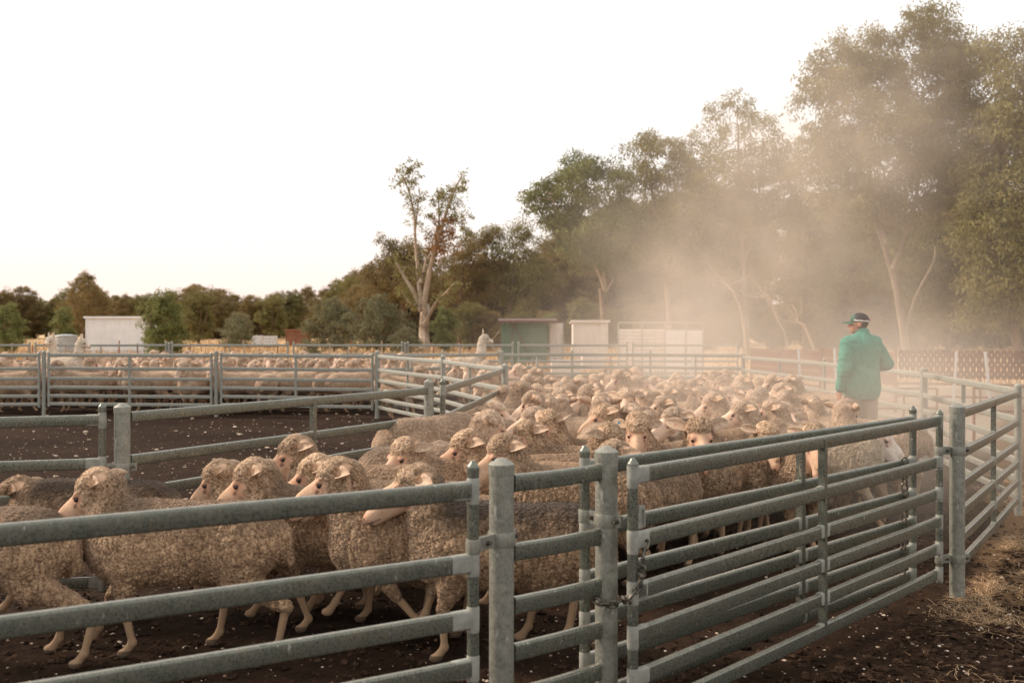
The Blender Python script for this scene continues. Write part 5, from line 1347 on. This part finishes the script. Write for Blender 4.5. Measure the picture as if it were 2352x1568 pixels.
# ------------------------------------------------------------------ the flock
def hero(px, D, head_top_y, label, face=180, heading=180, gait='walk', seed=0, h=.0065, sc=.95, muck=.3, head=None, pitch=26, nlock=13000, tagc=None, **kw):
    """px: where the poll stands in the photo; D its depth"""
    pitch = pitch+12 if pitch < 40 else pitch-4
    ztop = PZ(head_top_y, D)/sc; hz = ztop-.135
    hx_ = kw.pop('hx', .49); yaw = ((face-heading+180) % 360)-180
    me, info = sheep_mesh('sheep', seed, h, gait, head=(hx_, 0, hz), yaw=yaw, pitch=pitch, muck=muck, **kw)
    H = rad(heading); o = add_obj('sheep', me, None, (PX(px, D)-hx_*sc*math.cos(H), D-hx_*sc*math.sin(H), 0), H, sc); tag(o, label, 'sheep')
    if nlock: add_obj('fleece', fleece_mesh('fleece', info, kw.get('mat', 'wool'), nlock, seed=seed, L=.0085, r=.0012, muck=muck), o)
    if tagc: ear_tag(o, info, tagc)
    return o
def ear_tag(o, info, tagc, side=0):
    m = MB(); c = info['ear'][side]; m.box((c[0], c[1], c[2]), (.012, .022, .026), .4); m.obj('ear_tag', MAT[tagc], o, smooth=False)

occ = []                                                              # (x, y, heading) of bodies already standing
def pts_of(x, y, H, s_=.95): return [(x+t*s_*math.cos(H), y+t*s_*math.sin(H)) for t in (-.38, -.12, .14, .38)]
def note(o, s_=.95): occ.append(pts_of(o.location.x, o.location.y, o.rotation_euler.z, s_))
HEROES = [
 (-60, 4.78, 1075, 'leftmost front sheep, only its rump and stretched hind leg in the picture', dict(gait={'fn': (.3, 0), 'ff': (.2, 0), 'hn': (-.62, .01), 'hf': (-.40, .02)}, seed=11, muck=.7, hx=.47, xo=-2.60)),
 (215, 4.95, 1062, 'nearest walking sheep, head lowered over the rump of the sheep ahead', dict(gait={'fn': (.25, 0), 'ff': (.50, .02), 'hn': (-.50, 0), 'hf': (-.14, 0)}, seed=12, muck=.6, h=.006, nlock=24000, pitch=30)),
 (30, 5.6, 1082, 'dark-backed sheep behind the nearest one, its head at the left edge', dict(gait='walk2', seed=13, muck=.95)),
 (575, 5.35, 1040, 'sheep with a folded pale ear just behind the nearest sheep', dict(gait='walk', seed=14, muck=.6, pitch=30)),
 (498, 5.8, 1046, 'sheep whose darker face shows left of the folded-ear sheep', dict(gait='walk2', seed=15, muck=.2, sc=.9, pitch=36)),
 (670, 6.25, 989, 'sheep with a dark ear tag walking highest behind the front row', dict(gait='walk', seed=16, face=202, muck=.2, pitch=28, tagc='tag_dark')),
 (718, 5.6, 1031, 'sheep almost hidden behind the leading pair, only its muzzle and woolly brow out front', dict(gait='walk2', seed=17, muck=.4, pitch=26)),
 (768, 5.08, 1037, 'trotting sheep with its chin over the top rail, front legs reaching', dict(gait={'fn': (.04, .08), 'ff': (.50, .12), 'hn': (-.55, .05), 'hf': (-.2, 0)}, seed=18, muck=.3, h=.006, nlock=24000, pitch=22)),
 (948, 4.88, 1049, 'dark-backed sheep just left of the thick centre posts', dict(gait={'fn': (.33, 0), 'ff': (.44, .12), 'hn': (-.30, .1), 'hf': (-.50, 0)}, seed=19, muck=1.0, h=.006, nlock=24000, pitch=14, hx=.50)),
 (925, 6.4, 994, 'sheep turning its white face to the camera, both ears out', dict(gait='stand', seed=20, face=232, heading=205, muck=.2, pitch=24)),
 (1066, 6.55, 981, 'sheep facing left with a full curly topknot, left of the thick centre post', dict(gait='walk', seed=21, face=190, heading=165, muck=.2, pitch=22, topknot=1.15)),
 (1153, 6.2, 989, 'sheep facing left with a scar below its eye, above the thick centre post', dict(gait='stand', seed=22, face=196, heading=172, muck=.1, pitch=26, topknot=1.15, h=.006)),
 (1206, 7.2, 955, 'sheep half hidden behind the scarred sheep, dark tag in its ear', dict(gait='stand', seed=23, face=205, heading=180, muck=.1, pitch=24, tagc='tag_dark')),
 (1256, 7.5, 934, 'tall sheep looking at the camera with raised pink ears', dict(gait='stand', seed=24, face=225, heading=205, muck=.1, pitch=26, earpose=.7, topknot=1.1)),
 (1607, 6.95, 947, 'sheep staring straight at the camera with a spiky topknot and red ear tag', dict(gait='stand', seed=25, face=270, heading=243, muck=.15, pitch=24, spike=.03, topknot=.8, fl=.035, h=.006, nlock=24000, tagc='tag_red', earpose=.25, sc=1.06, earL=.165)),
 (1765, 7.3, 959, 'shaggy sheep facing the camera right of the staring one', dict(gait='stand', seed=26, face=275, heading=300, muck=.3, pitch=44, topknot=.9, fl=.02)),
 (1872, 7.0, 966, 'sheep peering under the top rail, its pink nose below the bar', dict(gait='stand', seed=27, face=262, heading=285, muck=.1, pitch=54, earpose=-.3, topknot=.85, fl=.03)),
 (2025, 7.9, 960, 'white-faced sheep at the right end of the mob by the gate post', dict(gait='walk', seed=28, face=318, heading=338, muck=.1, pitch=50, hx=.50, mat='white_wool', topknot=.7, fl=.045)),
 (1380, 8.6, 918, 'sheep in the middle of the mob with a long bare pale face', dict(gait='stand', seed=29, face=192, heading=172, muck=.1, pitch=26, topknot=.75)),
 (1406, 6.75, 965, 'curly sheep turned away right, its pale ear near the chained post', dict(gait='stand', seed=30, face=330, heading=0, muck=.3, topknot=1.2)),
 (1402, 6.1, 1003, 'sheep just above the chained post cap, ear pointing right', dict(gait='stand', seed=31, face=205, heading=232, muck=.4, topknot=1.1)),
 (1463, 7.1, 946, 'sheep with a huge curly topknot and a blue ear tag', dict(gait='stand', seed=32, face=262, heading=230, muck=.1, pitch=40, topknot=1.35, tagc='tag_blue')),
]
for px_, D, yt, lb, kw in HEROES:
    xo = kw.pop('xo', None); o = hero(px_, D, yt, lb, **kw)
    if xo is not None: o.location.x = xo
    note(o)
# variants for the crowd: the head turned several ways
VAR = {}
for i, yw in enumerate((-65, -32, 0, 32, 65)):
    for j in range(2):
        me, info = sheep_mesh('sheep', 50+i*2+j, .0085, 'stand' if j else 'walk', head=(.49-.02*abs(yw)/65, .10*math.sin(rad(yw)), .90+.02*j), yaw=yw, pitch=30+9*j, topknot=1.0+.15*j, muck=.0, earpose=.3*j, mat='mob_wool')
        VAR[(yw, j)] = (me, np_mesh('x', np.zeros((3, 3)), [np.array([[0, 1, 2]])], [MAT['wool']]) if False else fleece_mesh('fleece', info, 'mob_wool', 7000, seed=i, L=.010, r=.0018))
LOWV = sheep_mesh('sheep', 77, .0085, 'stand', head=(.60, 0, .66), yaw=0, pitch=38, muck=.25, mat='mob_wool')
LOWV = (LOWV[0], fleece_mesh('fleece', LOWV[1], 'mob_wool', 7000, seed=9, L=.010, r=.0018))
YAWS = (-65, -32, 0, 32, 65)
def crowd(headx, heady, face, label, group, s_, cost_fn=None, fleece=True, fixed=None, pref=None):
    best = None
    for yw in YAWS:
        H = rad(face-yw) if fixed is None else rad(fixed)
        hl = np.array([.49-.02*abs(yw)/65, .10*math.sin(rad(yw))])*s_
        x = headx-(hl[0]*math.cos(H)-hl[1]*math.sin(H)); y = heady-(hl[0]*math.sin(H)+hl[1]*math.cos(H))
        P = pts_of(x, y, H, s_); c = 0
        for q in occ:
            if abs(q[1][0]-x) > 1.6 or abs(q[1][1]-y) > 1.6: continue
            for a in P:
                for b in q:
                    d = math.hypot(a[0]-b[0], a[1]-b[1])
                    if d < .44: c += (.44-d)*4
        if cost_fn: c += cost_fn(P)
        c += abs(yw)/160
        if pref is not None: c += abs(((math.degrees(H)-pref+180) % 360)-180)/300
        if best is None or c < best[0]: best = (c, yw, H, x, y, P)
    c, yw, H, x, y, P = best; j = random.Random(int(headx*1000)).randint(0, 1)
    me, fl = VAR[(yw, j)]; o = add_obj('sheep', me, None, (x, y, 0), H, s_)
    tag(o, label, 'sheep', group); occ.append(P)
    if fleece: add_obj('fleece', fl, o)
    return o, c
def yard_cost(P):
    c = 0
    for x, y in P:
        p = np.array([[x, y]])
        for a, b in ((P2, P3p), (P3p, P4), (P4, P5), (P5, P5b), (P5b, P6)):
            L_ = math.hypot(b[0]-a[0], b[1]-a[1]); d = float(side(p, a, b)[0])/L_
            if a[1]-.5 < y < b[1]+.5 and d < .25: c += (.25-d)*6
        for a, b in ((LP, LM), (LM, LC)):
            L_ = math.hypot(b[0]-a[0], b[1]-a[1]); d = -float(side(p, a, b)[0])/L_
            if a[1] < y < b[1] and d < .25: c += (.25-d)*6
        if y > 19.4: c += (y-19.4)*5
    return c
def on_mob(x, y, ztop): return PX(x, (CAMH-ztop)*FPX/(y-755.0)), (CAMH-ztop)*FPX/(y-755.0)
L_, R_2, F_, B_, FL, FR, BL, BR = 185, -5, 270, 90, 228, 312, 135, 50
MOB = [(1142, 909, -20, 'sheep facing right with a long pale muzzle beside the corner post'), (1163, 882, 0, 'sheep facing right just right of the corner post'), (1179, 867, L_, ''), (1203, 871, R_2, ''), (1236, 878, -15, 'sheep facing right with its eye half closed, behind the corner post'),
 (1257, 859, L_, ''), (1284, 867, F_, ''), (1303, 861, B_, ''), (1339, 864, R_2, 'sheep facing right with a long nose at the back of the mob'), (1313, 876, R_2, ''), (1286, 880, L_, ''), (1365, 856, F_, ''), (1383, 849, F_, ''), (1221, 919, L_, 'sheep facing left below the tight group at the corner post'),
 (1256, 903, BL, ''), (1291, 901, B_, ''), (1336, 896, B_, ''), (1401, 857, F_, ''), (1461, 840, FR, 'tallest head at the back of the mob, seen against the dust'), (1456, 859, FL, ''), (1484, 861, FR, 'sheep with a dark ear just below the tallest back head'), (1437, 880, F_, 'sheep facing the camera with dark ears mid-mob'), (1478, 882, BL, ''),
 (1568, 862, R_2, ''), (1536, 878, L_, ''), (1562, 881, L_, 'sheep facing left with a long slanted face in the dusty middle'), (1608, 852, L_, ''), (1640, 849, F_, ''), (1656, 861, F_, ''), (1610, 877, FR, ''), (1633, 896, L_, 'large sheep facing left with its body side-on in the dust'), (1542, 921, 200, 'sheep facing left, pale and dust-veiled, behind the blue-tagged one'),
 (1404, 908, BL, ''), (1446, 912, BL, ''), (1488, 930, FL, 'sheep with a brown cheek and pale ear left of the long dark back'), (1381, 897, B_, ''), (1695, 866, F_, ''), (1742, 863, F_, ''), (1746, 880, F_, ''), (1816, 857, BL, 'sheep raised behind the others at the right back of the mob'), (1791, 868, L_, ''), (1800, 891, FL, ''),
 (1731, 893, F_, ''), (1806, 911, F_, 'curly sheep facing the camera below the right back of the mob'), (1945, 912, BR, 'sheep turned away behind the white-faced one, in the dust'), (1700, 905, 180, ''), (1672, 878, FR, ''),
 (1520, 897, 180, ''), (1865, 905, 100, ''), (1425, 866, 200, ''), (1520, 868, 160, ''), (1345, 880, 200, ''), (1220, 893, 170, ''), (1770, 905, 150, ''), (1240, 862, 0, ''), (1330, 853, 190, ''), (1700, 852, 180, ''), (1770, 856, 200, ''), (1130, 935, 20, ''),
       (1500, 856, 175, ''), (1590, 866, 190, ''), (1420, 846, 200, ''), (1550, 850, 170, ''), (1665, 846, 260, ''), (1210, 856, 200, '')]
# backs filling the gaps: (x of the middle, y of the back line, heading)
FILL = [(1585, 905, 185, 'long dark-backed sheep lying across the middle of the mob'), (1690, 930, 190, 'side-on sheep with its head down behind the shaggy one'), (1500, 965, 170, 'woolly back between the blue-tagged and the staring sheep'), (1370, 985, 175, 'pale woolly back right of the scarred sheep'),
        (1260, 1015, 172, 'broad pale back in front of the tall pink-eared sheep'), (1180, 960, 30, 'back seen behind the topknot of the left front sheep'), (1930, 960, 160, 'pale back behind the white-faced sheep'),
        (1460, 925, 170, 'woolly back behind the blue-tagged sheep'), (1300, 945, 165, 'woolly back left of the pale-faced sheep in mid-mob')]
o, c = crowd(PX(1090, 8.4), 8.75, 60, 'big woolly rump turned to the camera at the left end of the mob', None, 1.1, None, fixed=48)
o.data = LOWV[0]; o.children[0].data = LOWV[1]
rr = random.Random(9); miss = []
for x, y, face, lb in MOB:
    s_ = .86+rr.random()*.14; hx_, hy_ = on_mob(x, y, 1.055*s_)
    face += rr.uniform(-12, 12)
    if not lb:
        row = 'front half' if hy_ < 9.5 else ('middle' if hy_ < 13 else 'back'); sd2 = 'left' if x < 1400 else ('centre' if x < 1640 else 'right')
        dirn = {0: 'facing right', 1: 'turned away', 2: 'facing left', 3: 'facing the camera'}[int(((face+45) % 360)//90)]
        lb = f'sheep packed in the {sd2} {row} of the dusty mob, {dirn}'; gp = f'mob sheep {dirn} in the {sd2} {row}'
    else: gp = None
    o, c = crowd(hx_, hy_, face, lb, gp, s_, yard_cost, pref=175)
for x, yb, hd_, lb in FILL:
    s_ = .95; D = (CAMH-.80*s_)*FPX/(yb-755.0); H = rad(hd_); xx, yy = PX(x, D), D; P = pts_of(xx, yy, H, s_)
    bestc = None
    for dx in (-.3, -.15, 0, .15, .3):
        for dy in (-.3, -.15, 0, .15, .3):
            P = pts_of(xx+dx, yy+dy, H, s_); c = yard_cost(P)+.3*math.hypot(dx, dy)
            for q in occ:
                if abs(q[1][0]-xx) > 1.8 or abs(q[1][1]-yy) > 1.8: continue
                for a in P:
                    for b in q:
                        d = math.hypot(a[0]-b[0], a[1]-b[1]); c += max(0, .42-d)*4
            if bestc is None or c < bestc[0]: bestc = (c, dx, dy, P)
    c, dx, dy, P = bestc
    if c > 4.5: continue
    occ.append(P); o = add_obj('sheep', LOWV[0], None, (xx+dx, yy+dy, 0), H, s_); tag(o, lb, 'sheep'); add_obj('fleece', LOWV[1], o)
# holding pen: a front row side-on, the rest packed behind
rr = random.Random(21); k = 0; ordn = ['first', 'second', 'third', 'fourth', 'fifth', 'sixth', 'seventh', 'eighth', 'ninth', 'tenth', 'eleventh', 'twelfth']
fr = [(-9.75, 180), (-9.15, 20), (-8.05, 200), (-6.75, 180), (-5.95, 225), (-5.15, 0), (-4.35, 180), (-3.4, 200), (-2.95, 60)]
fr = [(-9.6, 10), (-8.3, 182), (-7.05, 178), (-6.0, 250), (-5.3, 200), (-4.1, 4), (-3.05, 20)]
for i, (x, fc) in enumerate(fr):
    j = i % 2; yw = [0, 32, -32, 0, 65, 0, -32][i % 7]; me, fl = VAR[(yw, j)]; H = rad(fc); yy = 19.05+.12*(i % 3)
    o = add_obj('sheep', me, None, (x, yy, 0.0), H, .97); tag(o, f'{ordn[i]} sheep from the left in the front row behind the holding pen rails', 'sheep', 'front row of the holding pen'); occ.append(pts_of(x, yy, H))
rows = [(19.75, .62), (20.5, .60), (21.2, .62), (22.0, .66), (22.9, .70), (23.8, .75), (24.7, .8), (25.7, .85)]
for ri, (yy, sp) in enumerate(rows):
    x = -10.9-.35*ri+rr.random()*.4
    xe = -2.75+.12*ri
    while x < xe:
        fc = rr.choice([180, 170, 0, 20, 250, 290, 200, 90, 340]); s_ = .92+rr.random()*.1
        if not (abs(x-PX(96, 20.8)) < .38 and ri < 3) and not (abs(x-(PX(190, 20.6)-.45)) < .75 and ri in (0, 1)):
            crowd(x, yy+rr.uniform(-.2, .2), fc, 'sheep crowded in the packed flock behind the front row of the holding pen' if ri < 4 else 'sheep at the rear of the packed holding pen flock, little more than a woolly head',
                  'packed flock in the holding pen' if ri < 4 else 'rear of the holding pen flock', s_, None, fleece=False)
        x += sp*(.85+.4*rr.random())
# the race between the two fences
def race_cost(P):
    c = 0
    for x, y in P:
        for a, b in ((LC, BM), (BM, BB)):
            if a[1] <= y <= b[1]+.4:
                d = -float(side(np.array([[x, y]]), a, b)[0])/math.hypot(b[0]-a[0], b[1]-a[1])
                if d < .35: c += (.35-d)*8
    return c
for i, (x, y, fc) in enumerate([(-1.0, 18.2, 200), (-.75, 17.0, 250), (-1.55, 17.3, 20), (-.45, 15.8, 190), (-.2, 16.9, 280), (-.25, 14.6, 215), (.35, 15.6, 180), (.1, 18.0, 200), (-.5, 18.6, 260), (-2.0, 19.3, 0), (-1.2, 19.6, 200), (-.35, 13.8, 160)]):
    crowd(x, y, fc, 'sheep behind the slanting fence between the holding pen and the mob', 'sheep behind the slanting fence', .97, race_cost, fleece=False)

# tell look-alikes apart by their order from the left
from collections import defaultdict
bylab = defaultdict(list)
for o in scene.collection.objects:
    if o.parent is None and o.get('category') == 'sheep': bylab[o['label']].append(o)
for lb, os_ in bylab.items():
    if 1 < len(os_) <= 9 and 'mob' in lb:
        os_.sort(key=lambda o: o.location.x/o.location.y)
        for i, o in enumerate(os_): o['label'] = lb.replace('sheep packed', f'{ordn[i]} from left of the sheep').replace('of the dusty mob, ', 'of mob ')

r0 = sorted([o for o in scene.collection.objects if o.get('group') == 'packed flock in the holding pen' and o.location.y < 20.15], key=lambda o: o.location.x/o.location.y)
ow = ordn+['thirteenth', 'fourteenth', 'fifteenth', 'sixteenth', 'seventeenth', 'eighteenth']
for i, o in enumerate(r0[:18]): o['label'] = f'{ow[i]} sheep from the left in the second row of the holding pen flock'; o['group'] = 'second row of the holding pen'
for gp, tmpl in (('sheep behind the slanting fence', '{} from left of the sheep between the holding pen and the mob'), ('low scrub trees under the tall gums', '{} from left of the dark low scrub trees under the tall gums')):
    os_ = sorted([o for o in scene.collection.objects if o.get('group') == gp and o.parent is None], key=lambda o: o.location.x/o.location.y)
    for i, o in enumerate(os_[:18]): o['label'] = tmpl.format(ow[i])

# ------------------------------------------------------------------ dust hanging over the yard
def dust():
    lo = np.array([-2.0, 6.6, -.4]); hi = np.array([17.5, 38.0, 15.5]); c = (lo+hi)/2; d = (hi-lo)/2
    m = MB(); m.box(c, d*2); me = m.mesh('dust_cloud', None or [], False) if False else None
    mt = bpy.data.materials.new('airborne_dust'); mt.use_nodes = True; t = mt.node_tree; t.nodes.clear()
    out = t.nodes.new('ShaderNodeOutputMaterial'); pv = t.nodes.new('ShaderNodeVolumePrincipled')
    pv.inputs['Color'].default_value = (.95, .82, .69, 1); pv.inputs['Anisotropy'].default_value = .1
    t.links.new(pv.outputs[0], out.inputs['Volume'])
    tc = t.nodes.new('ShaderNodeTexCoord')
    def mth(op, a, b=None):
        n = t.nodes.new('ShaderNodeMath'); n.operation = op
        for i, v in enumerate((a, b)):
            if v is None: continue
            if isinstance(v, (int, float)): n.inputs[i].default_value = v
            else: t.links.new(v, n.inputs[i])
        return n.outputs[0]
    G = DUST; tot = None
    for (x, y, D, rx, ry, rz, dn) in G:
        P = (PX(x, D), D, PZ(y, D)); sb = t.nodes.new('ShaderNodeVectorMath'); sb.operation = 'SUBTRACT'; sb.inputs[1].default_value = P
        t.links.new(tc.outputs['Object'], sb.inputs[0]); ml = t.nodes.new('ShaderNodeVectorMath'); ml.operation = 'MULTIPLY'; ml.inputs[1].default_value = (1/rx, 1/ry, 1/rz)
        t.links.new(sb.outputs[0], ml.inputs[0]); dt = t.nodes.new('ShaderNodeVectorMath'); dt.operation = 'DOT_PRODUCT'; t.links.new(ml.outputs[0], dt.inputs[0]); t.links.new(ml.outputs[0], dt.inputs[1])
        g = mth('MULTIPLY', mth('EXPONENT', mth('MULTIPLY', dt.outputs['Value'], -1.0)), dn*.68); tot = g if tot is None else mth('ADD', tot, g)
    nz = t.nodes.new('ShaderNodeTexNoise'); nz.inputs['Scale'].default_value = .42; nz.inputs['Detail'].default_value = 3.5; nz.inputs['Roughness'].default_value = .6; t.links.new(tc.outputs['Object'], nz.inputs['Vector'])
    mr = t.nodes.new('ShaderNodeMapRange'); t.links.new(nz.outputs['Fac'], mr.inputs[0]); mr.inputs[1].default_value = .40; mr.inputs[2].default_value = .64; mr.inputs[3].default_value = .04; mr.inputs[4].default_value = 2.0
    t.links.new(mth('MULTIPLY', tot, mr.outputs[0]), pv.inputs['Density'])
    m = MB(); m.box(c, d*2); o = m.obj('dust_cloud', mt, None, smooth=False); tag(o, 'pale brown dust kicked up by the mob and drifting up to the right', 'dust', kind='stuff')
    mt.cycles.homogeneous_volume = False
# photo x, y, depth, radii (m), density
DUST = [(1640, 830, 18, 2.6, 4.5, 1.1, .09), (1690, 690, 23, 2.9, 5.0, 2.3, .095), (1760, 520, 25, 3.2, 5.0, 3.0, .055), (1880, 300, 26, 3.2, 5.0, 3.0, .040), (2020, 170, 27, 4.2, 5.0, 2.4, .030),
        (1850, 880, 13, 2.6, 3.0, .8, .10), (2100, 790, 24, 5.0, 6.0, 1.0, .012), (1800, 960, 9.6, 2.2, 2.2, .65, .10), (1950, 900, 10.3, 1.9, 1.2, .7, .09), (1720, 1150, 7.9, 1.5, .9, .45, .16)]
dust()
